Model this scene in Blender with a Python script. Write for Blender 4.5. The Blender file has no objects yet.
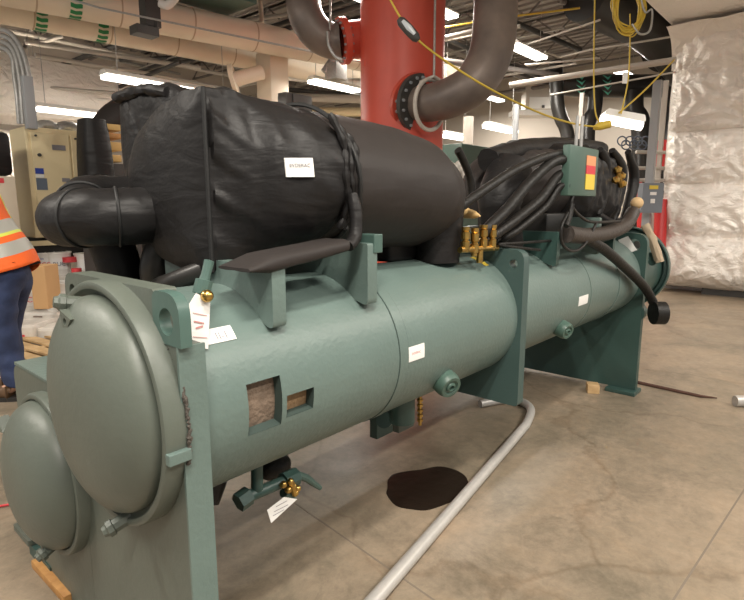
import bpy, bmesh, math, random
from mathutils import Vector, Matrix, noise
random.seed(7)
PI=math.pi
scn=bpy.context.scene
COL=scn.collection
V=Vector
# ------------------------------------------------ camera model (world: X along the chiller, Y across, Z up)
F=547.0; H=1.5
yaw=math.radians(41.3); pit=math.atan(95/547.)
FW=V((math.cos(yaw)*math.cos(pit),math.sin(yaw)*math.cos(pit),-math.sin(pit)))
RT=V((math.sin(yaw),-math.cos(yaw),0)); UP=RT.cross(FW)
CAM=V((0,0,H))
def ray(x,y): return FW*F+RT*(x-372)+UP*(300-y)
def at(x,y,ax,v):
    d=ray(x,y); t=(v-CAM[ax])/d[ax]; return CAM+d*t
def atd(x,y,dep): return CAM+ray(x,y)*(dep/F)
def cylhit(x,y,Yc,Zc,r):
    d=ray(x,y); a=d.y**2+d.z**2; oy=-Yc; oz=H-Zc
    b=2*(d.y*oy+d.z*oz); c=oy*oy+oz*oz-r*r
    t=(-b-math.sqrt(max(0,b*b-4*a*c)))/(2*a); P=CAM+d*t
    return P.x, math.atan2(P.z-Zc,P.y-Yc)%(2*PI)
# ------------------------------------------------ materials
def mat(name,col,rough=.5,metal=0,bump=0,bscale=20,var=0,vscale=4,col2=None,emit=0,coat=0,spec=.5,detail=4):
    m=bpy.data.materials.new(name); m.use_nodes=True; n=m.node_tree; b=n.nodes['Principled BSDF']
    b.inputs['Base Color'].default_value=(*col,1); b.inputs['Roughness'].default_value=rough
    b.inputs['Metallic'].default_value=metal; b.inputs['Specular IOR Level'].default_value=spec
    if coat: b.inputs['Coat Weight'].default_value=coat
    if emit:
        b.inputs['Emission Color'].default_value=(*col,1); b.inputs['Emission Strength'].default_value=emit
    tc=n.nodes.new('ShaderNodeTexCoord')
    if var or col2:
        t=n.nodes.new('ShaderNodeTexNoise'); t.inputs['Scale'].default_value=vscale; t.inputs['Detail'].default_value=6
        n.links.new(tc.outputs['Object'],t.inputs['Vector'])
        r=n.nodes.new('ShaderNodeValToRGB'); r.color_ramp.elements[0].position=.32; r.color_ramp.elements[1].position=.68
        c2=col2 or tuple(c*(1-var) for c in col)
        r.color_ramp.elements[0].color=(*c2,1); r.color_ramp.elements[1].color=(*col,1)
        n.links.new(t.outputs['Fac'],r.inputs['Fac']); n.links.new(r.outputs['Color'],b.inputs['Base Color'])
    if bump:
        t=n.nodes.new('ShaderNodeTexNoise'); t.inputs['Scale'].default_value=bscale; t.inputs['Detail'].default_value=detail
        n.links.new(tc.outputs['Object'],t.inputs['Vector'])
        bp=n.nodes.new('ShaderNodeBump'); bp.inputs['Strength'].default_value=bump; bp.inputs['Distance'].default_value=.02
        n.links.new(t.outputs['Fac'],bp.inputs['Height']); n.links.new(bp.outputs['Normal'],b.inputs['Normal'])
    return m
M={}
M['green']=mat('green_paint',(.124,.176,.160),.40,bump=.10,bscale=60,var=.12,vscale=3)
M['green_end']=mat('green_paint_end',(.105,.122,.101),.45,bump=.06,bscale=45,var=.12,vscale=4)  # same paint as the shell; warmer light on the ends put into the colour
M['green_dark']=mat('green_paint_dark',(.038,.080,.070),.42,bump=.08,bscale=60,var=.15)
M['green_box']=mat('green_box',(.062,.115,.092),.42,var=.1)
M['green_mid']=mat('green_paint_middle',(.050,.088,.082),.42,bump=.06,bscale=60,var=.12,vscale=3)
M['seam']=mat('seam_dark',(.035,.055,.048),.7)
M['black']=mat('black_cover_fabric',(.018,.017,.018),.36,bump=.30,bscale=9,spec=.6,detail=6)
M['black2']=mat('grey_black_cover_fabric',(.030,.026,.025),.42,bump=.35,bscale=12,spec=.5,detail=6)
M['piping']=mat('black_piping',(.006,.006,.006),.6)
M['rubber']=mat('black_rubber',(.012,.011,.010),.45,bump=.2,bscale=60,spec=.3)
M['rubberbrown']=mat('brown_black_rubber',(.035,.026,.021),.5,bump=.2,bscale=50)
M['brass']=mat('brass',(.62,.40,.12),.28,metal=1,var=.3,vscale=30)
M['steel']=mat('galvanized_steel',(.46,.45,.43),.42,metal=.6,var=.2,vscale=30)
M['conduit']=mat('grey_conduit',(.50,.48,.455),.40,metal=.25,var=.1,vscale=20,bump=.05)
M['grey']=mat('grey_paint',(.30,.31,.32),.5)
M['darkgrey']=mat('dark_steel',(.05,.048,.045),.55)
M['red']=mat('red_paint',(.62,.085,.05),.45,var=.15,vscale=2.5,bump=.05)
M['redbright']=mat('red_paint_bright',(.55,.03,.03),.4)
M['pipe']=mat('dark_bare_steel_pipe',(.24,.19,.16),.45,metal=.2,col2=(.13,.103,.09),vscale=3,bump=.1,bscale=15)
M['blackpipe']=mat('black_pipe',(.022,.020,.018),.4,var=.2)
M['cream']=mat('cream_pipe_insulation',(.80,.69,.55),.6,var=.10,vscale=1.6,bump=.15,bscale=5)
M['beige']=mat('beige_cabinet_paint',(.76,.64,.40),.5,var=.05,vscale=2)
M['white']=mat('white_plastic',(.74,.72,.68),.45)
M['paper']=mat('white_paper',(.78,.77,.75),.7,bump=.05,bscale=30)
M['ink']=mat('grey_ink',(.24,.23,.25),.8)
M['inkred']=mat('pale_red_ink',(.55,.25,.24),.8)
M['blue']=mat('blue_print',(.03,.06,.35),.6)
M['slate']=mat('slate_label',(.12,.15,.20),.6)
M['redprint']=mat('red_print',(.60,.05,.06),.6)
M['yellow']=mat('yellow_rubber',(.62,.44,.05),.5)
M['yellowsticker']=mat('yellow_sticker',(.70,.52,.06),.5)
M['orange']=mat('orange_vest_mesh',(.95,.15,.02),.7,bump=.3,bscale=30)
M['lime']=mat('lime_trim',(.75,.80,.12),.6)
M['reflect']=mat('silver_reflective_tape',(.42,.42,.38),.45)
M['jeans']=mat('blue_denim',(.030,.048,.12),.85,bump=.5,bscale=14,var=.45,vscale=7)
M['shirt']=mat('charcoal_shirt',(.030,.034,.036),.85,bump=.4,bscale=12)
M['boot']=mat('brown_leather',(.12,.065,.03),.6,bump=.3,bscale=25,var=.4,vscale=12)
M['skin']=mat('skin',(.55,.32,.22),.55)
M['hair']=mat('dark_hair',(.03,.02,.015),.8,bump=.5,bscale=60)
M['sole']=mat('dark_sole',(.02,.018,.016),.8)
M['wood']=mat('pale_wood',(.60,.42,.22),.65,col2=(.44,.28,.13),vscale=9,bump=.2,bscale=20)
M['woodorange']=mat('orange_wood',(.52,.27,.085),.65,col2=(.36,.17,.05),vscale=18,bump=.2)
M['card']=mat('brown_cardboard',(.56,.34,.16),.8,var=.08)
M['shrink']=mat('milky_shrink_wrap',(.70,.66,.60),.25,bump=.5,bscale=12,var=.15,vscale=8)
M['rust']=mat('rusty_steel',(.10,.045,.03),.75,var=.4,vscale=30)
M['gasket']=mat('brown_fibre',(.20,.145,.105),.85,bump=.4,bscale=70,var=.25,vscale=40)
M['gasket2']=mat('tan_fibre',(.30,.19,.10),.85,bump=.4,bscale=70,var=.2,vscale=30)
M['wall']=mat('beige_wall_paint',(.60,.54,.47),.7,var=.08,vscale=.8)
M['deck']=mat('ceiling_deck_paint',(.42,.385,.36),.8,var=.2,vscale=1.2)
M['joist']=mat('joist_steel',(.24,.215,.20),.6,var=.3,vscale=3)
M['strut']=mat('pale_strut_paint',(.50,.46,.41),.5)
M['tube']=mat('lit_lamp_tube',(1,.95,.86),.3,emit=5)
M['lampbody']=mat('white_lamp_body',(.8,.78,.74),.4)
M['greenprint']=mat('green_arrow_print',(.02,.22,.07),.6)
M['puddle']=mat('dark_wet_liquid',(.014,.009,.006),.38,bump=.12,bscale=18,spec=.35)
M['lug']=mat('bright_green_paint',(.070,.125,.108),.40,bump=.06,var=.15)
def fabric(name,col,rough,strength):
    m=bpy.data.materials.new(name); m.use_nodes=True; n=m.node_tree; b=n.nodes['Principled BSDF']; L=n.links
    b.inputs['Base Color'].default_value=(*col,1); b.inputs['Roughness'].default_value=rough; b.inputs['Specular IOR Level'].default_value=.24
    tc=n.nodes.new('ShaderNodeTexCoord'); prev=None
    for sc,rot,det,dist,st in (((2.0,2.0,9.0),(.0,.75,.0),2,.6,.55),((3.0,6.0,16.0),(.3,-.5,.2),3,.8,.35),((40,40,40),(0,0,0),2,0,.10)):
        mp=n.nodes.new('ShaderNodeMapping'); mp.inputs['Scale'].default_value=sc; mp.inputs['Rotation'].default_value=rot
        L.new(tc.outputs['Object'],mp.inputs[0])
        t=n.nodes.new('ShaderNodeTexNoise'); t.inputs['Scale'].default_value=1; t.inputs['Detail'].default_value=det; t.inputs['Distortion'].default_value=dist
        L.new(mp.outputs[0],t.inputs['Vector'])
        bp=n.nodes.new('ShaderNodeBump'); bp.inputs['Strength'].default_value=st*strength; bp.inputs['Distance'].default_value=.03
        L.new(t.outputs['Fac'],bp.inputs['Height'])
        if prev: L.new(prev.outputs['Normal'],bp.inputs['Normal'])
        prev=bp
    L.new(prev.outputs['Normal'],b.inputs['Normal']); return m
M['black']=fabric('black_cover_fabric',(.0125,.0115,.0115),.46,.50)
M['black2']=fabric('grey_black_cover_fabric',(.030,.0255,.024),.55,.22)
# foil
def foilmat():
    m=bpy.data.materials.new('crinkled_silver_foil'); m.use_nodes=True; n=m.node_tree; b=n.nodes['Principled BSDF']
    b.inputs['Base Color'].default_value=(.93,.88,.82,1); b.inputs['Metallic'].default_value=.25; b.inputs['Roughness'].default_value=.36
    tc=n.nodes.new('ShaderNodeTexCoord')
    mp=n.nodes.new('ShaderNodeMapping'); mp.inputs['Scale'].default_value=(1,1,1.6); n.links.new(tc.outputs['Object'],mp.inputs[0])
    t=n.nodes.new('ShaderNodeTexNoise'); t.inputs['Scale'].default_value=4.5; t.inputs['Detail'].default_value=8; t.inputs['Distortion'].default_value=1.2; t.inputs['Roughness'].default_value=.55
    n.links.new(mp.outputs[0],t.inputs['Vector'])
    bp=n.nodes.new('ShaderNodeBump'); bp.inputs['Strength'].default_value=.55; bp.inputs['Distance'].default_value=.12
    n.links.new(t.outputs['Fac'],bp.inputs['Height']); n.links.new(bp.outputs['Normal'],b.inputs['Normal'])
    return m
M['foil']=foilmat()
def floormat():
    m=bpy.data.materials.new('polished_concrete'); m.use_nodes=True; n=m.node_tree; b=n.nodes['Principled BSDF']; L=n.links
    tc=n.nodes.new('ShaderNodeTexCoord')
    def nz(s,d,dist=0,rough=.6):
        t=n.nodes.new('ShaderNodeTexNoise'); t.inputs['Scale'].default_value=s; t.inputs['Detail'].default_value=d; t.inputs['Distortion'].default_value=dist; t.inputs['Roughness'].default_value=rough
        L.new(tc.outputs['Object'],t.inputs['Vector']); return t.outputs['Fac']
    def ramp(src,stops):
        r=n.nodes.new('ShaderNodeValToRGB'); e=r.color_ramp.elements
        while len(e)<len(stops): e.new(.5)
        for i,(p,c) in enumerate(stops): e[i].position=p; e[i].color=(*c,1)
        L.new(src,r.inputs['Fac']); return r.outputs['Color']
    def mix(f,a,bb,mode='MIX'):
        x=n.nodes.new('ShaderNodeMix'); x.data_type='RGBA'; x.blend_type=mode
        if isinstance(f,float): x.inputs['Factor'].default_value=f
        else: L.new(f,x.inputs['Factor'])
        L.new(a,x.inputs['A']); L.new(bb,x.inputs['B']); return x.outputs['Result']
    base=ramp(nz(.55,8,.3,.66),[(.28,(.165,.138,.100)),(.42,(.225,.185,.134)),(.58,(.31,.245,.178)),(.75,(.39,.30,.215))])
    blot=ramp(nz(2.3,10,.5,.78),[(.30,(.60,.62,.62)),(.50,(1,1,1)),(.72,(1.12,1.06,1.0))])
    fine=ramp(nz(14,9,.3,.8),[(.35,(.80,.80,.80)),(.65,(1.10,1.10,1.10))])
    c=mix(1.0,base,blot,'MULTIPLY'); c=mix(1.0,c,fine,'MULTIPLY')
    # faint veins / cracks
    v=n.nodes.new('ShaderNodeTexVoronoi'); v.feature='DISTANCE_TO_EDGE'; v.inputs['Scale'].default_value=.55
    nd=n.nodes.new('ShaderNodeTexNoise'); nd.inputs['Scale'].default_value=1.4; nd.inputs['Detail'].default_value=5
    L.new(tc.outputs['Object'],nd.inputs['Vector'])
    va=n.nodes.new('ShaderNodeVectorMath'); va.operation='MULTIPLY_ADD'; va.inputs[1].default_value=(.7,.7,.7)
    L.new(nd.outputs['Color'],va.inputs[0]); L.new(tc.outputs['Object'],va.inputs[2]); L.new(va.outputs[0],v.inputs['Vector'])
    cr=ramp(v.outputs['Distance'],[(0,(.72,.68,.64)),(.012,(1,1,1))]); c=mix(.7,c,mix(1.0,c,cr,'MULTIPLY'))
    L.new(c,b.inputs['Base Color'])
    rr=n.nodes.new('ShaderNodeMapRange'); rr.inputs['To Min'].default_value=.26; rr.inputs['To Max'].default_value=.55
    L.new(nz(2.2,6,.5),rr.inputs['Value']); L.new(rr.outputs[0],b.inputs['Roughness'])
    b.inputs['Specular IOR Level'].default_value=.42
    bp=n.nodes.new('ShaderNodeBump'); bp.inputs['Strength'].default_value=.08; bp.inputs['Distance'].default_value=.02
    L.new(nz(9,8),bp.inputs['Height']); L.new(bp.outputs['Normal'],b.inputs['Normal'])
    return m
M['floor']=floormat()
# ------------------------------------------------ mesh helpers
def obj(name,bm,m,parent=None,smooth=35,mats=None):
    bmesh.ops.recalc_face_normals(bm,faces=bm.faces)
    me=bpy.data.meshes.new(name); bm.to_mesh(me); bm.free()
    for x in (mats or [m]): me.materials.append(x if not isinstance(x,str) else M[x])
    if smooth:
        for p in me.polygons: p.use_smooth=True
        me.set_sharp_from_angle(angle=math.radians(smooth))
    o=bpy.data.objects.new(name,me); COL.objects.link(o)
    if parent is not None: o.parent=parent; o.matrix_parent_inverse=parent.matrix_world.inverted() if parent.parent is None and parent.type=='EMPTY' else Matrix.Identity(4)
    return o
def tag(o,label=None,cat=None,group=None,kind=None):
    if label: o['label']=label
    if cat: o['category']=cat
    if group: o['group']=group
    if kind: o['kind']=kind
    return o
def thing(name,label,cat,loc=(0,0,0),rz=0,group=None):
    o=bpy.data.objects.new(name,None); COL.objects.link(o); o.location=loc; o.rotation_euler=(0,0,rz)
    o.empty_display_size=.1; o.matrix_world=Matrix.LocRotScale(V(loc),Matrix.Rotation(rz,3,'Z').to_quaternion(),None)
    return tag(o,label,cat,group)
def struct(name,bm,m,smooth=0):
    return tag(obj(name,bm,m,None,smooth),kind='structure')
B=bmesh.new
def box(bm,a,b,bev=0,M4=None):
    r=bmesh.ops.create_cube(bm,size=1); vs=r['verts']
    for v in vs:
        v.co=V(((a[i]+b[i])/2+v.co[i]*(b[i]-a[i]) for i in range(3)))
    if bev:
        es=list({e for v in vs for e in v.link_edges})
        rr=bmesh.ops.bevel(bm,geom=es,offset=bev,segments=2,profile=.5,affect='EDGES'); vs=list({v for f in rr['faces'] for v in f.verts}|{v for v in vs if v.is_valid})
    if M4 is not None: 
        for v in vs: v.co=M4@v.co
    return bm
def frame(d):
    d=V(d).normalized(); u=d.cross(V((0,0,1)))
    if u.length<1e-3: u=V((1,0,0))
    u.normalize(); return u,d.cross(u).normalized()
def tube(bm,pts,r,seg=12,cap=True,ell=None):
    """pts list; r number or list"""
    pts=[V(p) for p in pts]; n=len(pts); rs=r if isinstance(r,(list,tuple)) else [r]*n
    t0=(pts[1]-pts[0]).normalized(); u,w=frame(t0); rings=[]
    for i,p in enumerate(pts):
        t=((pts[min(i+1,n-1)]-p).normalized()+(p-pts[max(i-1,0)]).normalized())
        t=t.normalized() if t.length>1e-6 else t0
        u=(u-t*u.dot(t)).normalized(); w=t.cross(u)
        e=ell or (1,1)
        rings.append([bm.verts.new(p+u*math.cos(2*PI*k/seg)*rs[i]*e[0]+w*math.sin(2*PI*k/seg)*rs[i]*e[1]) for k in range(seg)])
    for a,b in zip(rings,rings[1:]):
        for k in range(seg): bm.faces.new((a[k],a[(k+1)%seg],b[(k+1)%seg],b[k]))
    if cap:
        bm.faces.new(rings[0][::-1]); bm.faces.new(rings[-1])
    return bm
def cyl(bm,a,b,r,seg=20): 
    a=V(a);b=V(b); return tube(bm,[a,b],r,seg)
def smoothpts(P,n=8):
    P=[V(p) for p in P]; out=[]
    for i in range(len(P)-1):
        p0=P[max(i-1,0)];p1=P[i];p2=P[i+1];p3=P[min(i+2,len(P)-1)]
        for k in range(n):
            t=k/n; out.append(.5*((2*p1)+(p2-p0)*t+(2*p0-5*p1+4*p2-p3)*t*t+(3*p1-p0-3*p2+p3)*t**3))
    out.append(P[-1]); return out
def lathe(bm,prof,o,axis,seg=48):
    """prof: list of (s along axis, radius)"""
    o=V(o); d=V(axis).normalized(); u,w=frame(d); rings=[]
    for s,r in prof:
        if r<1e-5: rings.append([bm.verts.new(o+d*s)])
        else: rings.append([bm.verts.new(o+d*s+u*r*math.cos(2*PI*k/seg)+w*r*math.sin(2*PI*k/seg)) for k in range(seg)])
    for a,b in zip(rings,rings[1:]):
        for k in range(seg):
            k2=(k+1)%seg
            if len(a)==1 and len(b)==1: continue
            if len(a)==1: bm.faces.new((a[0],b[k2],b[k]))
            elif len(b)==1: bm.faces.new((a[k],a[k2],b[0]))
            else: bm.faces.new((a[k],a[k2],b[k2],b[k]))
    return bm
def rounded(pts,rad,n=5):
    """round corners of a 2D polygon; rad per corner or number"""
    out=[]; N=len(pts)
    for i,p in enumerate(pts):
        r=rad[i] if isinstance(rad,(list,tuple)) else rad
        p=V((*p,0)); a=V((*pts[i-1],0)); b=V((*pts[(i+1)%N],0))
        if r<=0: out.append((p.x,p.y)); continue
        da=(a-p).normalized(); db=(b-p).normalized(); ang=da.angle(db)
        t=min(r/math.tan(ang/2),(a-p).length*.48,(b-p).length*.48); s=p+da*t; e=p+db*t
        for k in range(n+1):
            q=k/n; c=s*(1-q)**2+p*2*q*(1-q)+e*q*q; out.append((c.x,c.y))
    return out
def prism(bm,pts,axis,a,b,holes=()):
    """polygon in the two other axes (order Y,Z for X; X,Z for Y; X,Y for Z), extruded a..b; holes=[(cu,cv,r)]"""
    def P(u,v,w): return {0:V((w,u,v)),1:V((u,w,v)),2:V((u,v,w))}[axis]
    loops=[pts]+[[(cu+r*math.cos(2*PI*k/16),cv+r*math.sin(2*PI*k/16)) for k in range(16)] for cu,cv,r in holes]
    sides=[]
    for w in (a,b):
        es=[];ls=[]
        for lp in loops:
            vs=[bm.verts.new(P(u,v,w)) for u,v in lp]; ls.append(vs)
            for i in range(len(vs)): es.append(bm.edges.new((vs[i],vs[(i+1)%len(vs)])))
        if holes: bmesh.ops.triangle_fill(bm,edges=es,use_beauty=True)
        else: bm.faces.new(ls[0])
        sides.append(ls)
    for la,lb in zip(*sides):
        for i in range(len(la)):
            j=(i+1)%len(la); bm.faces.new((la[i],la[j],lb[j],lb[i]))
    return bm
def quad(bm,ps,th=.0015,n=None):
    """thin slab from a planar quad"""
    ps=[V(p) for p in ps]; n=n or (ps[1]-ps[0]).cross(ps[2]-ps[0]).normalized()
    a=[bm.verts.new(p) for p in ps]; b=[bm.verts.new(p+n*th) for p in ps]
    bm.faces.new(a[::-1]); bm.faces.new(b)
    for i in range(len(ps)): j=(i+1)%len(ps); bm.faces.new((a[i],a[j],b[j],b[i]))
    return bm
def cylpatch(bm,Yc,Zc,r,x0,x1,t0,t1,th=.002,nx=2,nt=6):
    g=[];
    for rr in (r,r+th):
        g.append([[bm.verts.new((x0+(x1-x0)*i/nx,Yc+rr*math.cos(t0+(t1-t0)*j/nt),Zc+rr*math.sin(t0+(t1-t0)*j/nt))) for j in range(nt+1)] for i in range(nx+1)])
    for q in g:
        for i in range(nx):
            for j in range(nt): bm.faces.new((q[i][j],q[i+1][j],q[i+1][j+1],q[i][j+1]))
    a,b=g
    rim=[(0,j) for j in range(nt)]+[(i,nt) for i in range(nx)]+[(nx,j) for j in range(nt,0,-1)]+[(i,0) for i in range(nx,0,-1)]
    for k in range(len(rim)):
        p,q=rim[k],rim[(k+1)%len(rim)]
        bm.faces.new((a[p[0]][p[1]],a[q[0]][q[1]],b[q[0]][q[1]],b[p[0]][p[1]]))
    return bm
def textmesh(name,s,size,m,parent,mw,ext=.0006,align='CENTER'):
    cu=bpy.data.curves.new(name,'FONT'); cu.body=s; cu.size=size; cu.extrude=ext; cu.align_x=align; cu.align_y='CENTER'
    t=bpy.data.objects.new(name,cu); COL.objects.link(t); bpy.context.view_layer.update()
    me=bpy.data.meshes.new_from_object(t); bpy.data.objects.remove(t); me.name=name
    me.transform(mw); me.materials.append(M[m] if isinstance(m,str) else m)
    o=bpy.data.objects.new(name,me); COL.objects.link(o)
    if parent is not None: o.parent=parent; o.matrix_parent_inverse=parent.matrix_world.inverted() if parent.type=='EMPTY' else Matrix.Identity(4)
    return o
def basis(o,x,y):
    x=V(x).normalized(); y=V(y).normalized(); z=x.cross(y).normalized(); y=z.cross(x)
    m=Matrix((x,y,z)).transposed().to_4x4(); m.translation=V(o); return m
def sse(Yc,Zc,ry,rz,e,n,x=0):
    """superellipse ring in YZ"""
    out=[]
    for k in range(n):
        a=2*PI*k/n; c=math.cos(a); s=math.sin(a)
        out.append(V((x,Yc+ry*math.copysign(abs(c)**(2/e),c),Zc+rz*math.copysign(abs(s)**(2/e),s))))
    return out
def loft(bm,rings,cap=True):
    R=[[bm.verts.new(p) for p in r] for r in rings]; n=len(R[0])
    for a,b in zip(R,R[1:]):
        for k in range(n): bm.faces.new((a[k],a[(k+1)%n],b[(k+1)%n],b[k]))
    if cap: bm.faces.new(R[0][::-1]); bm.faces.new(R[-1])
    return bm
def interp(keys,n):
    """keys: list of tuples (t0..); cubic smooth interpolate each component against first"""
    out=[]; t0,t1=keys[0][0],keys[-1][0]
    for i in range(n+1):
        t=t0+(t1-t0)*i/n
        for a,b in zip(keys,keys[1:]):
            if t<=b[0]+1e-9:
                f=(t-a[0])/(b[0]-a[0]); f=f*f*(3-2*f)*.6+f*.4
                out.append(tuple([t]+[a[k]+(b[k]-a[k])*f for k in range(1,len(a))])); break
    return out
def wrinkle(bm,amp,sc,seed=0,ridge=True,anis=(1,1,1)):
    bm.normal_update()
    for v in bm.verts:
        p=V((v.co.x*anis[0],v.co.y*anis[1],v.co.z*anis[2]))*sc+V((seed,seed*2,0))
        q=noise.noise(p)
        if ridge: q=(1-abs(noise.noise(p*1.3+V((q,q,q)))) *2)*.7+q*.5
        v.co+=v.normal*q*amp
def skinmesh(name,verts,edges,radii,m,parent=None,sub=2,root=0):
    me=bpy.data.meshes.new(name); me.from_pydata([tuple(v) for v in verts],edges,[])
    o=bpy.data.objects.new(name,me); COL.objects.link(o)
    sk=o.modifiers.new('s','SKIN'); sk.use_smooth_shade=True
    if not me.skin_vertices: me.attributes.new  # layer is made by the modifier helper below
    while len(me.skin_vertices)==0:
        bm=bmesh.new(); bm.from_mesh(me); bm.verts.layers.skin.verify(); bm.to_mesh(me); bm.free()
    for i,r in enumerate(radii):
        me.skin_vertices[0].data[i].radius=(r,r) if not isinstance(r,tuple) else r
        me.skin_vertices[0].data[i].use_root=(i==root)
    sb=o.modifiers.new('b','SUBSURF'); sb.levels=sub; sb.render_levels=sub
    dg=bpy.context.evaluated_depsgraph_get(); bpy.context.view_layer.update()
    new=bpy.data.meshes.new_from_object(o.evaluated_get(dg)); bpy.data.objects.remove(o)
    new.materials.clear(); new.materials.append(M[m])
    for p in new.polygons: p.use_smooth=True
    o=bpy.data.objects.new(name,new); COL.objects.link(o)
    if parent is not None:
        o.parent=parent
        if parent.type=='EMPTY': o.matrix_parent_inverse=Matrix.Identity(4)
    return o
# ================================================= ROOM
CZ=5.7; XF=17.0; YL=15.5
bm=B(); box(bm,(-5,-6,-.1),(XF,YL,0)); floor=struct('floor',bm,'floor')
bm=B(); box(bm,(-5,-6,CZ),(XF,YL,CZ+.2))
struct('ceiling',bm,'deck')
bm=B()
for i in range(int((XF+5)/.3)): box(bm,(-5+i*.3,-6,CZ-.05),(-5+i*.3+.14,YL,CZ))
struct('trim_1',bm,'deck')
bm=B(); box(bm,(XF,-6,0),(XF+.2,YL,CZ)); struct('wall_far',bm,'wall')
bm=B(); box(bm,(-5,YL,0),(XF+.2,YL+.2,CZ)); struct('wall_left',bm,'wall')
bm=B()
for x in (9.5,): pass
bm.free()
# floor joints (shallow dark saw cuts, as thin strips)
def strip(a,b,w=.008):
    a=V(a);b=V(b);d=(b-a).normalized();s=V((-d.y,d.x,0))*w/2
    bm=B(); quad(bm,[a-s,b-s,b+s,a+s],.0008,V((0,0,1))); return bm
jm=mat('joint_filler',(.19,.155,.12),.8)
jA=at(683,585,2,0); jB=at(744,490,2,0); d=(jB-jA).normalized()
struct('trim_2',strip(jA-d*2,jB+d*3),jm)
jA=at(395,400,2,0); jB=at(470,470,2,0)
jA=at(312,515,2,0); jB=at(431,598,2,0); d=(jB-jA).normalized(); struct('trim_3',strip(jA-d*.2,jB+d*2),jm)

# ================================================= CHILLER
CH=thing('industrial_chiller','long green twin-shell industrial chiller with black jacketed compressors on steel end plates','chiller',(2.6,1.7,0))
YC,ZC,R1=1.525,.935,.315      # near shell
YD,ZD,R2=2.15,.55,.30         # rear lower shell
def shell(name,x0,x1,Yc,Zc,r,m,wins=()):
    xs=sorted({x0,x1,*[w[0] for w in wins],*[w[1] for w in wins]})
    ths=sorted({*[i*2*PI/72 for i in range(72)],*[w[2]%(2*PI) for w in wins],*[w[3]%(2*PI) for w in wins]})
    bm=B(); n=len(ths)
    g=[[bm.verts.new((x,Yc+r*math.cos(t),Zc+r*math.sin(t))) for t in ths] for x in xs]
    for i in range(len(xs)-1):
        for j in range(n):
            xm=(xs[i]+xs[i+1])/2; tm=(ths[j]+(ths[j+1] if j<n-1 else 2*PI))/2
            if any(w[0]<xm<w[1] and (w[2]%(2*PI))<tm<(w[3]%(2*PI)) for w in wins): continue
            bm.faces.new((g[i][j],g[i+1][j],g[i+1][(j+1)%n],g[i][(j+1)%n]))
    bm.faces.new(g[0]); bm.faces.new(g[-1])
    o=obj(name,bm,m,CH,30); return o
def win(px0,py0,px1,py1):
    a=cylhit(px0,py0,YC,ZC,R1); b=cylhit(px1,py1,YC,ZC,R1)
    t=sorted((a[1]%(2*PI),b[1]%(2*PI))); return (a[0],b[0],t[0],t[1])
W1=win(246,385,281,424); W2=win(287,396,313,408)
ev=shell('evaporator_shell',.71,2.47,YC,ZC,R1,'green',(W1,W2))
for w,mm in ((W1,'gasket'),(W2,'gasket2')):
    dp=.035
    bm=B(); nt=6
    o_=[[(x,YC+rr*math.cos(w[2]+(w[3]-w[2])*j/nt),ZC+rr*math.sin(w[2]+(w[3]-w[2])*j/nt)) for j in range(nt+1)] for x in (w[0],w[1]) for rr in (R1-.001,R1-dp)]
    g=[[bm.verts.new(p) for p in q] for q in o_]  # a-out,a-in,b-out,b-in
    for j in range(nt):
        bm.faces.new((g[0][j],g[0][j+1],g[1][j+1],g[1][j])); bm.faces.new((g[2][j],g[3][j],g[3][j+1],g[2][j+1]))
    bm.faces.new((g[0][0],g[1][0],g[3][0],g[2][0])); bm.faces.new((g[0][nt],g[2][nt],g[3][nt],g[1][nt]))
    obj('insulation_cutout',bm,'seam',ev,0)
    bm=B(); cylpatch(bm,YC,ZC,R1-dp-.004,w[0]-.002,w[1]+.002,w[2]-.01,w[3]+.01,.003); tag(obj('exposed_plate',bm,mm,ev),'rough brown plate showing in the insulation cutout')
def ringband(name,x0,x1,Yc,Zc,r,th,m,par):
    bm=B(); lathe(bm,[(0,r-.002),(0,r+th),(x1-x0,r+th),(x1-x0,r-.002)],(x0,Yc,Zc),(1,0,0),72); return obj(name,bm,m,par,30)
ringband('seam_band',1.535,1.585,YC,ZC,R1,.003,'green',ev)
ringband('seam_line',1.532,1.535,YC,ZC,R1,.0015,'seam',ev)
ringband('seam_line',1.585,1.588,YC,ZC,R1,.0012,'seam',ev)
ev2=shell('evaporator_shell',2.53,4.56,YC,ZC,R1-.01,'green')
ringband('seam_band',3.50,3.53,YC,ZC,R1-.01,.003,'green',ev2)
ringband('seam_band',4.05,4.08,YC,ZC,R1-.01,.006,'green',ev2)
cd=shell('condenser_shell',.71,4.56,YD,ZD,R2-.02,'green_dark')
# couplings on the shell side
def coupling(x,y,par,s=1,depth=.05,Y=None):
    cx,t=cylhit(x,y,YC,ZC,R1); t=t
    o=V((cx,YC+R1*math.cos(t),ZC+R1*math.sin(t))); d=V((0,math.cos(t),math.sin(t)))
    d=(d+V((-.42,-.55,.10))).normalized()
    bm=B(); lathe(bm,[(-.05,.05*s),(depth*.6,.05*s),(depth*.8,.047*s),(depth,.042*s),(depth,.030*s),(depth-.006,.028*s),(depth-.006,.020*s),(depth,.018*s),(depth+.004,.012*s),(depth-.008,.010*s),(depth-.008,0)],o,d,32)
    return obj('pipe_coupling',bm,'green_box',par,30)
coupling(443,380,ev,1.15,.06); coupling(561,328,ev2,1.05,.055)
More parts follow.
